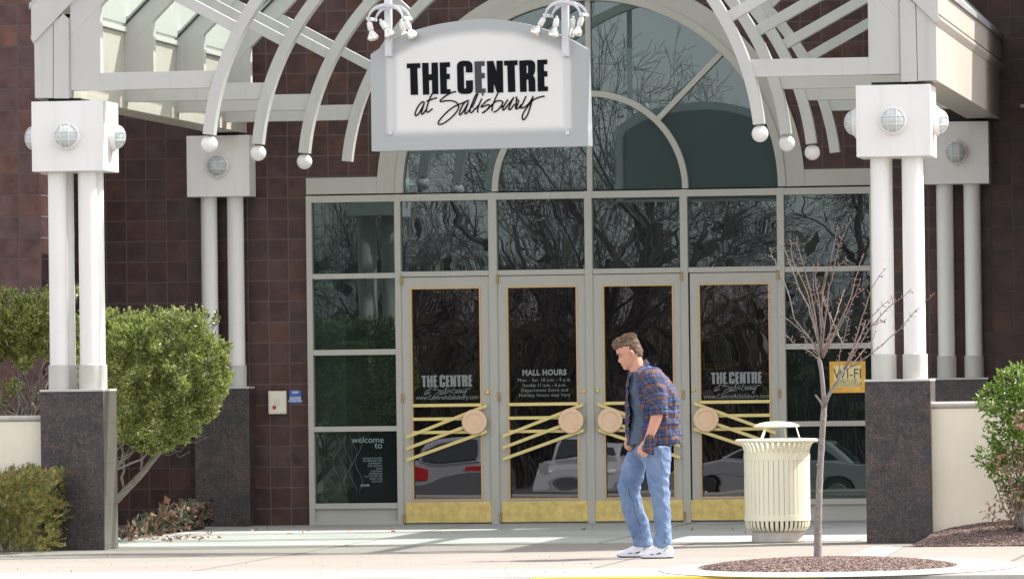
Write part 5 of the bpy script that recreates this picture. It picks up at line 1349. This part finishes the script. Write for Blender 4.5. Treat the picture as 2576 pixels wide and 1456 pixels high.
plaid = bpy.data.materials.new('plaid'); plaid.use_nodes = True; N = plaid.node_tree.nodes; L = plaid.node_tree.links; b = N['Principled BSDF']; b.inputs['Roughness'].default_value = .9
at = N.new('ShaderNodeAttribute'); at.attribute_name = 'cloth'; sx = N.new('ShaderNodeSeparateXYZ'); L.new(at.outputs['Vector'], sx.inputs[0])
def band(src, per, ph, stops):
    a = N.new('ShaderNodeMath'); a.operation = 'MULTIPLY_ADD'; a.inputs[1].default_value = 1/per; a.inputs[2].default_value = ph; L.new(src, a.inputs[0])
    f = N.new('ShaderNodeMath'); f.operation = 'FRACT'; L.new(a.outputs[0], f.inputs[0]); c = N.new('ShaderNodeValToRGB'); c.color_ramp.interpolation = 'CONSTANT'
    el = c.color_ramp.elements; el[0].position = 0; el[0].color = (*stops[0][1],1); el[1].position = stops[1][0]; el[1].color = (*stops[1][1],1)
    for p_, col in stops[2:]: k = el.new(p_); k.color = (*col, 1)
    L.new(f.outputs[0], c.inputs[0]); return c.outputs[0]
rust, blue, dk, pale, grn = (.15,.072,.050), (.028,.085,.34), (.013,.020,.040), (.24,.20,.19), (.022,.032,.036)
st_ = [(0,rust),(.17,dk),(.30,blue),(.40,dk),(.45,pale),(.48,dk),(.60,grn),(.72,blue),(.78,dk),(.88,rust)]
A_ = band(sx.outputs[0], .088, .1, st_); B_ = band(sx.outputs[1], .088, .3, st_)
mx = N.new('ShaderNodeMix'); mx.data_type = 'RGBA'; mx.inputs[0].default_value = .5; L.new(A_, mx.inputs[6]); L.new(B_, mx.inputs[7]); L.new(mx.outputs[2], b.inputs['Base Color'])
def cloth(o, vals):
    a = o.data.attributes.new('cloth', 'FLOAT_VECTOR', 'POINT'); a.data.foreach_set('vector', [c for v in vals for c in v])
SH = [(520,625,712,.070),(560,560,800,.125),(600,510,862,.165),(650,470,912,.185),(720,458,970,.192),(800,452,1008,.195),(900,446,1038,.192),(1000,442,1050,.188),(1100,440,1058,.185),(1200,443,1062,.182),(1300,450,1066,.178),(1400,466,1071,.175)]
shs = smooth(SH, 4); 
def frp(v):
    return 0
vs, fs, cl = [], [], []; NT = 90; rows_ = []
def shring(y):
    for i in range(len(shs)-1):
        if shs[i][0] <= y <= shs[i+1][0]:
            t = (y-shs[i][0])/(shs[i+1][0]-shs[i][0]); return [shs[i][k]*(1-t)+shs[i+1][k]*t for k in range(4)]
    l = shs[-1]; t = (y-1400)/150; return [y, l[1]+t*8, l[2]+t*4, l[3]+.006*t]
NR = 64
for j in range(NR+1):
    row = []
    for i in range(NT+1):
        tt = i/NT
        u = j/NR
        # hem drops at the near front panel
        y0_ = 520
        hem = 1440 + 25*math.exp(-(tt/.085)**2) + 10*math.sin(tt*9)
        y = y0_ + (hem-y0_)*u
        _, a, b_, d = shring(y); cx_, rx = (a+b_)/2, (b_-a)/2
        xe = ip([(500,600),(640,602),(760,612),(900,628),(1000,652),(1100,690),(1200,690),(1300,672),(1400,652),(1600,632)], y)
        xf = ip([(500,560),(600,520),(700,492),(800,486),(900,492),(1100,506),(1300,492),(1600,500)], y)
        te = math.acos(max(-.95,min(.98,(cx_-xe)/rx))); tf = math.acos(max(-.98,min(.98,(cx_-xf)/rx)))
        th = te + (2*math.pi+tf-te)*tt
        c = PA(cx_, y, 0); r_ = 1+.0*1
        p = c+Vector((-rx*sA*math.cos(th), -d*math.sin(th), 0))
        n_ = Vector((-math.cos(th), -math.sin(th), 0))
        rg = 1-abs(noise.noise(Vector((th*2.2+y*.004, y*.005, 2.0)))*2.3)
        rg2 = 1-abs(noise.noise(Vector((th*3.5-y*.006, y*.009, 9.0)))*2.5)
        amp = (.015*(max(0,rg)**2-.3)+.009*(max(0,rg2)**3-.3))*min(1,u*3)+.004*noise.noise(Vector((th*6, y*.02, 5)))
        if .15 < tt < .75: amp += .004*math.sin(y*.055+th*2)*math.exp(-((y-1120)/120)**2)
        amp += .012*math.exp(-(tt/.07)**2)*u*u       # near panel swings out a little
        row.append(p+n_*amp)
        cl.append((th*rx*sA*.9+.03*u, (p.z)+.25*math.sin(th*.5)*.1+.02*math.cos(th), 0))
    rows_.append(row)
q = MB(); q.loft(rows_, closed=False)
shirt = q.build('shirt', plaid, man, smooth=True); cloth(shirt, cl)
md = shirt.modifiers.new('thick', 'SOLIDIFY'); md.thickness = .004; md.offset = -1
# front tail of the open shirt, hanging over the wrist
rows2, cl2 = [], []; LE = [(1180,688),(1300,690),(1400,660),(1480,634),(1530,628),(1580,640)]; RE = [(1180,722),(1300,742),(1370,772),(1430,782),(1580,772)]; DE = [(1180,.185),(1280,.222),(1360,.252),(1580,.245)]
for j in range(29):
    u = j/28; row = []
    for i in range(13):
        v = i/12; y = 1180+(1579-12*v-70*(1-v)**2.2-1180)*u; xa_, xb_ = ip(LE, y), ip(RE, y)
        p = PA(xa_+(xb_-xa_)*v, y, -ip(DE, y)-.012*math.sin(v*3.14)+.010*math.sin(v*7+u*5)*u+.02*(1-v)*u)
        row.append(p); cl2.append((p.x*1.05+.2, p.z*1.0, 0))
    rows2.append(row)
q = MB(); q.loft(rows2, closed=False); tl_ = q.build('front_tail', plaid, shirt, smooth=True, base=man.location); cloth(tl_, cl2)
md = tl_.modifiers.new('thick', 'SOLIDIFY'); md.thickness = .004; md.offset = 0
# sleeve of the near arm, rolled to the elbow
SV = [(745,620,-.120,.085),(752,680,-.150,.100),(768,760,-.175,.096),(785,840,-.19,.088),(802,920,-.2,.080),(816,990,-.21,.072),(822,1040,-.212,.066)]
rows_, cl = [], []; sv = smooth(SV, 5)
for j, (x, y, dy, r) in enumerate(sv):
    p = PA(x, y, dy); t = (PA(*sv[min(j+1,len(sv)-1)][:2], sv[min(j+1,len(sv)-1)][2])-PA(*sv[max(j-1,0)][:2], sv[max(j-1,0)][2])).normalized()
    a_ = t.cross(Vector((0,1,0))).normalized(); b2_ = a_.cross(t).normalized(); row = []
    for k in range(49):
        th = 2*math.pi*k/48; rg = 1-abs(noise.noise(Vector((math.cos(th)*1.3, math.sin(th)*1.3+j*.05, j*.13)))*2.3)
        rr_ = r*(1+.10*(max(0,rg)**2-.3)+.03*math.sin(j*1.1+th*2)*(j/len(sv)))
        row.append(p+(a_*math.cos(th)+b2_*math.sin(th))*rr_); cl.append((th*r+.02, p.z*1.02+.4+.01*math.sin(th), 0))
    rows_.append(row)
q = MB(); q.loft(rows_, closed=False); sl_ = q.build('sleeve', plaid, shirt, smooth=True, base=man.location); cloth(sl_, cl)
md = sl_.modifiers.new('thick', 'SOLIDIFY'); md.thickness = .004; md.offset = -1
rows_, cl = [], []
ax = (PA(826,1095,-.215)-PA(816,1000,-.21)).normalized(); a_ = ax.cross(Vector((0,1,0))).normalized(); b2_ = a_.cross(ax).normalized()
for j in range(9):
    f_ = j/8; s_ = math.sin(math.pi*f_); row = []
    for k in range(41):
        th = 2*math.pi*k/40; p = PA(818,1030,-.212)+ax*(.048*f_+.006*math.sin(th+1))
        row.append(p+(a_*math.cos(th)+b2_*math.sin(th))*(.060+.013*s_**.5+.003*math.sin(th*3+f_*4))); cl.append((th*.066+.03, f_*.055+.03*math.sin(th)*.4+.02, 0))
    rows_.append(row)
q = MB(); q.loft(rows_, closed=False); cu_ = q.build('rolled_cuff', plaid, shirt, smooth=True, base=man.location); cloth(cu_, cl)
md = cu_.modifiers.new('thick', 'SOLIDIFY'); md.thickness = .006; md.offset = 0
# far sleeve
q = MB(); cap(q, PA(690,660,.14), .09, PA(640,1040,.205), .066); fs_s = q.build('sleeve', plaid, shirt, smooth=True, base=man.location); cloth(fs_s, [((v.co.x+v.co.y)*1.0, v.co.z, 0) for v in fs_s.data.vertices])
# collar: a folded stand with two points
def sheet(pts, name, mt, parent, th=.005):
    q = MB(); n_ = (pts[1]-pts[0]).cross(pts[2]-pts[0]).normalized()*th; m_ = len(pts)
    q.add(list(pts)+[p+n_ for p in pts], [tuple(range(m_)), tuple(reversed(range(m_, 2*m_)))]+[(i,(i+1)%m_,(i+1)%m_+m_,i+m_) for i in range(m_)])
    o = q.build(name, mt, parent, base=man.location, fix=True); cloth(o, [(v.co.x*1.0+v.co.z*.3+.3, v.co.z-.4*v.co.x, 0) for v in o.data.vertices]); return o
sheet([PA(642,448,.02), PA(668,440,-.03), PA(712,492,-.075), PA(672,560,-.115), PA(640,632,-.150), PA(600,640,-.150), PA(562,628,-.140), PA(598,575,-.110), PA(640,520,-.075)], 'collar', plaid, shirt)
sheet([PA(455,588,.03), PA(480,600,-.02), PA(512,632,-.03), PA(500,690,-.06), PA(478,735,-.055), PA(462,660,-.0)], 'collar', plaid, shirt)
q = MB(); q.loft([[PA(600,600,0)+Vector((.062*math.cos(t_*.2618)-.0, .066*math.sin(t_*.2618), .0)) for t_ in range(24)], [PA(622,500,0)+Vector((.060*math.cos(t_*.2618)+.012, .062*math.sin(t_*.2618), .014*math.cos(t_*.2618))) for t_ in range(24)]], cap=False)

# ---------------------------------------------------------------- shoes
M_shoe = mat('shoe_white', (.74,.75,.78), .4, noise_amt=.05, noise_scale=30, bump=.1, bump_scale=150); M_navy = mat('shoe_navy', (.02,.035,.12), .4); M_sole = mat('shoe_sole', (.03,.03,.035), .7); M_mid = mat('shoe_midsole', (.72,.73,.76), .5)
def shoe(tx, hx, gy, dy, yw_, opn):
    T, Hh = PB(tx, gy, dy), PB(hx, gy, dy); T.z = Hh.z = 0; Lh = abs(Hh.x-T.x)*1.03
    ce, se = math.cos(yw_), math.sin(yw_)
    def Q(s, w, z):      # s metres from toe
        u = s; return Vector((T.x+u*ce-w*se*-1*0+w*se, T.y+u*se-w*ce, z))
    st_s = [(0,.012,.034,.028),(.02,.030,.047,.030),(.06,.043,.064,.022),(.10,.045,.080,.020),(.135,.043,.103,.020),(.165,.040,.125,.022),(.20,.037,.128,.024),(.235,.036,.112,.026),(.262,.030,.092,.030),(.272,.016,.080,.040)]
    k_ = Lh/.272; q = MB(); rings = []
    for s, w, t, b in smooth(st_s, 3):
        rings.append([Q(s*k_, w*math.copysign(abs(math.cos(a))**.75, math.cos(a)), .022+(t-.022)*max(0,math.sin(a))**.8 - .004*max(0,-math.sin(a))) for a in [2*math.pi*k/24 for k in range(24)]])
    q.loft(rings); o = q.build('shoe', M_shoe, man, smooth=True)
    for nm, m_, z0, z1, gr in (('sole', M_sole, .0, .010, 1.02), ('midsole', M_mid, .0102, .030, 1.06)):
        q = MB(); L_, R_ = [], []
        for s, w, t, b in smooth(st_s, 3): L_.append((s,w*gr)); R_.append((s,-w*gr))
        ring_ = L_+R_[::-1]; n_ = len(ring_)
        up_ = lambda s: .012*max(0,1-s/.05)**2+.004*max(0,(s-.22)/.05)
        q.add([Q(s*k_, w, z0+up_(s)) for s, w in ring_]+[Q(s*k_, w*.97, z1+up_(s)) for s, w in ring_], [tuple(reversed(range(n_))), tuple(range(n_,2*n_))]+[(i,(i+1)%n_,(i+1)%n_+n_,i+n_) for i in range(n_)])
        q.build(nm, m_, o, base=man.location, fix=True)
    q = MB()
    def side(s, z, o_=.002):
        w = ip([(a[0],a[1]) for a in smooth(st_s,3)], min(s,.27)); t = ip([(a[0],a[2]) for a in smooth(st_s,3)], min(s,.27)); sn = max(0,min(1,(z-.022)/max(.001,t-.022)))**(1/.8); return Q(s*k_, w*max(.05,math.sqrt(1-sn*sn))**.75+o_, z)
    for pl in ([(.088,.030),(.10,.036),(.125,.037),(.122,.030)], [(.140,.031),(.152,.040),(.185,.050),(.178,.036)]): 
        q.add([side(*p, .003) for p in pl], [tuple(range(len(pl)))])
    q.tube([side(.205,.055), side(.22,.075), side(.245,.092)], .0022, 5)
    q.build('side_stripe', M_navy, o, base=man.location)
    q = MB()
    for k in range(5):
        s = .095+k*.016; t = ip([(a[0],a[2]) for a in smooth(st_s,3)], s); q.tube([Q(s*k_,.018,t*.93), Q((s+.004)*k_,0,t+.003), Q(s*k_,-.018,t*.93)], .003, 5)
    q.tube([Q(.15*k_,.01,.11), Q(.145*k_,.035,.09), Q(.155*k_,.044,.06)], .0025, 5)
    q.build('laces', mat('lace_white', (.8,.8,.8), .7), o, base=man.location)
    if opn: 
        q = MB(); q.add([Q(.128*k_,.016,.118), Q(.128*k_,-.016,.118), Q(.142*k_,-.016,.142), Q(.142*k_,.016,.142)], [(0,1,2,3)]); q.build('tongue_tab', M_navy, o, base=man.location)
shoe(430, 806, 1372, -.085, R(-6), True)
shoe(170, 582, 1342, .25, R(-8), False)
for c_ in (PB(702,1240,-.085), PB(468,1225,.235)):
    MB().lathe([(.001,-.02),(.036,-.02),(.038,.02),(.040,.05),(.001,.05)], c_, 16).build('sock', mat('sock_white', (.7,.7,.7), .9), man, smooth=True)
q = MB(); c = hj(PB(662,98), .004)
if c: q.box(c.x-.006, c.x+.004, c.y-.002, c.y+.002, c.z-.014, c.z+.010); q.build('pocket_tab', mat('tab_cream', (.7,.68,.55), .6), jeans, base=man.location)
# ================================================================ ACROSS THE LOT (seen mirrored in the glass)
def bare_tree(name, seed, h, label):
    random.seed(seed); q = MB(); br = MB()
    def grow(mb, p, d, L_, r, lv):
        n = 4; pts = [p]; rad = [r]
        for i in range(n):
            d = (d+Vector((random.gauss(0,.13),random.gauss(0,.13),random.gauss(.03,.08)))).normalized(); p = p+d*L_/n; pts.append(p); rad.append(max(.006,r*(1-.45*(i+1)/n)))
        mb.tube(pts if lv < 4 else [pts[0],pts[2],pts[4]], rad if lv < 4 else [rad[0],rad[2],rad[4]], 5 if lv < 2 else 3, cap=False)
        if lv >= 6: return
        for i in range(random.choice((3,3,4)) if lv else 6):
            t = random.uniform(.35,1) if lv else random.uniform(.3,1); b = pts[min(n,int(t*n)+0)]; a = random.uniform(.35,1.0)
            s = d.cross(Vector((random.gauss(0,1),random.gauss(0,1),random.gauss(0,1)))).normalized(); grow(br, b, (d*math.cos(a)+s*math.sin(a)).normalized(), L_*random.uniform(.55,.78), rad[-1]*random.uniform(.5,.8), lv+1)
    t = thing('bare_tree', label, 'tree', (0,0,0)); grow(q, Vector((0,0,-.2)), Vector((0,0,1)), h*.42, h*.022, 0)
    q.build('trunk', M_farbark, t, smooth=True); br.build('crown', M_farbark, t); return t
BT = [bare_tree('bare_tree', s_, h_, 'leafless tree across the car park') for s_, h_ in ((3,15),(11,13),(23,16))]
rnd = random.Random(5); first = True
spots = [(x+rnd.uniform(-1.5,1.5), -98-rnd.uniform(0,30)) for x in range(-44, 18, 4)]+[(x+rnd.uniform(-1,1), -130-rnd.uniform(0,25)) for x in range(-46, 16, 6)]
for i, (x, y) in enumerate(spots):
    src = BT[i%3]; lb = 'leafless tree across the car park, mirrored in the entrance glass'
    o = src if i < 3 else dup(src, (x,y,0), lb)
    o.location = (x, y, -1.35); o['label'] = lb; o['group'] = 'leafless trees across the car park'; o.rotation_euler = (0,0,rnd.uniform(0,6.28)); k = rnd.uniform(.8,1.2); o.scale = (k,k,k)
random.seed(99)
# brushwood at the wood's edge
q = MB()
for _ in range(9000):
    x = random.uniform(-50,22); y = random.uniform(-118,-100); a = Vector((x,y,-1.3)); h = random.uniform(1.2,5.6); d = Vector((random.gauss(0,.25),random.gauss(0,.25),1)).normalized()
    q.tube([a, a+d*h*.5+Vector((random.gauss(0,.15),0,0)), a+d*h+Vector((random.gauss(0,.4),0,0))], [.03,.022,.008], 3, cap=False)
for _ in range(15000):
    x = random.uniform(-50,22); y = random.uniform(-118,-101); z = abs(random.gauss(0,2.2))-1.3; c = Vector((x,y,z)); u = Vector((random.gauss(0,1),random.gauss(0,1),random.gauss(0,1))).normalized()*.22; v = u.cross(Vector((random.gauss(0,1),random.gauss(0,1),random.gauss(0,1)))).normalized()*.16
    q.add([c-u-v,c+u-v,c+u+v,c-u+v], [(0,1,2,3)])
tag(q.build('brushwood', leaf_mat('brushwood', [(.03,.022,.015),(.06,.045,.03),(.05,.06,.025)], .9, .1), base=(0,0,0)), 'dark tangled brushwood along the far side of the car park', 'brushwood', kind='stuff')
def car(col, label, loc, rot):
    t = thing('parked_car', label, 'car', loc, 'cars parked across the lot'); pm = mat('car_paint', col, .25, metal=.3, coat=.8)
    gm = mat('car_window', (.02,.025,.03), .05, spec=.8); tm = mat('tyre_rubber', (.02,.02,.02), .8)
    low = [(-2.25,.32),(-2.3,.6),(-2.2,.88),(-1.5,.95),(-1.2,.98),(1.1,.96),(1.9,.86),(2.25,.7),(2.3,.4),(2.2,.28),(1.85,.26)]+[(1.4+.36*math.cos(R(a)),.3+.36*math.sin(R(a))) for a in range(0,181,20)]+[(-1.05,.24)]+[(-1.4+.36*math.cos(R(a)),.3+.36*math.sin(R(a))) for a in range(0,181,20)]
    MB().prism(low, -.88, .88).build('body', pm, t, base=(0,0,0), bevel=.06)
    top = [(-1.75,.93),(-1.25,1.38),(-.7,1.46),(.15,1.44),(.55,1.30),(1.15,.95)]
    MB().prism(top, -.70, .70).build('cabin', pm, t, base=(0,0,0), bevel=.08)
    w = MB()
    for s in (-1,1):
        for a, b in (((-1.45,1.0),(-.25,1.36)), ((-.15,1.0),(.75,1.32))):
            yy = s*.705; w.add([(a[0],yy,a[1]),(b[0]+.2 if b[0] > 0 else b[0],yy,a[1]),(b[0]-.35 if b[0] > 0 else b[0],yy,b[1]),(a[0]+.45 if b[0] < 0 else a[0],yy,b[1])], [(0,1,2,3)])
    w.add([(1.12,-.62,1.0),(1.12,.62,1.0),(.62,.56,1.29),(.62,-.56,1.29)], [(0,1,2,3)]); w.add([(-1.73,-.6,1.0),(-1.73,.6,1.0),(-1.32,.56,1.34),(-1.32,-.56,1.34)], [(0,3,2,1)])
    w.build('window', gm, t, base=(0,0,0))
    for x_ in (-1.4,1.4):
        for s in (-1,1):
            wh = MB().lathe([(.001,.1),(.22,.1),(.31,.09),(.325,.03),(.325,-.1),(.001,-.1)], (x_,s*.80,.30), 24, (0,s,0)).build('wheel', tm, t, base=(0,0,0))
            MB().lathe([(.001,.11),(.19,.112),(.2,.1)], (x_,s*.80,.30), 16, (0,s,0)).build('rim', M_chrome, wh, base=(0,0,0))
    h = MB()
    for s in (-1,1): h.ball((2.2,s*.62,.66), .14, 10, (.7,1,.6))
    h.build('headlight', mat('headlight_glass', (.7,.7,.7), .1), t, base=(0,0,0))
    h = MB()
    for s in (-1,1): h.box(-2.29,-2.2,s*.62-.18,s*.62+.18,.66,.84)
    h.build('tail_light', mat('tail_red', (.6,.01,.01), .2), t, base=(0,0,0))
    t.location = (loc[0],loc[1],-1.35); t.rotation_euler = (0,0,rot); return t
car((.42,.43,.45), 'silver car parked side on across the lot, mirrored in the right panes', (-4.5,-66.5,0), R(180))
car((.30,.31,.33), 'grey car with its tail to the mall, mirrored in the first door', (-12.0,-72,0), R(-92))
car((.55,.56,.58), 'pale grey car nose on across the lot, mirrored in the second door', (-9.3,-73,0), R(88))
car((.30,.02,.02), 'dark red car parked across the lot, left of the grey one', (-14.7,-73,0), R(-88))
car((.03,.035,.05), 'dark blue car parked at the far left of the lot', (-17.6,-73,0), R(91))
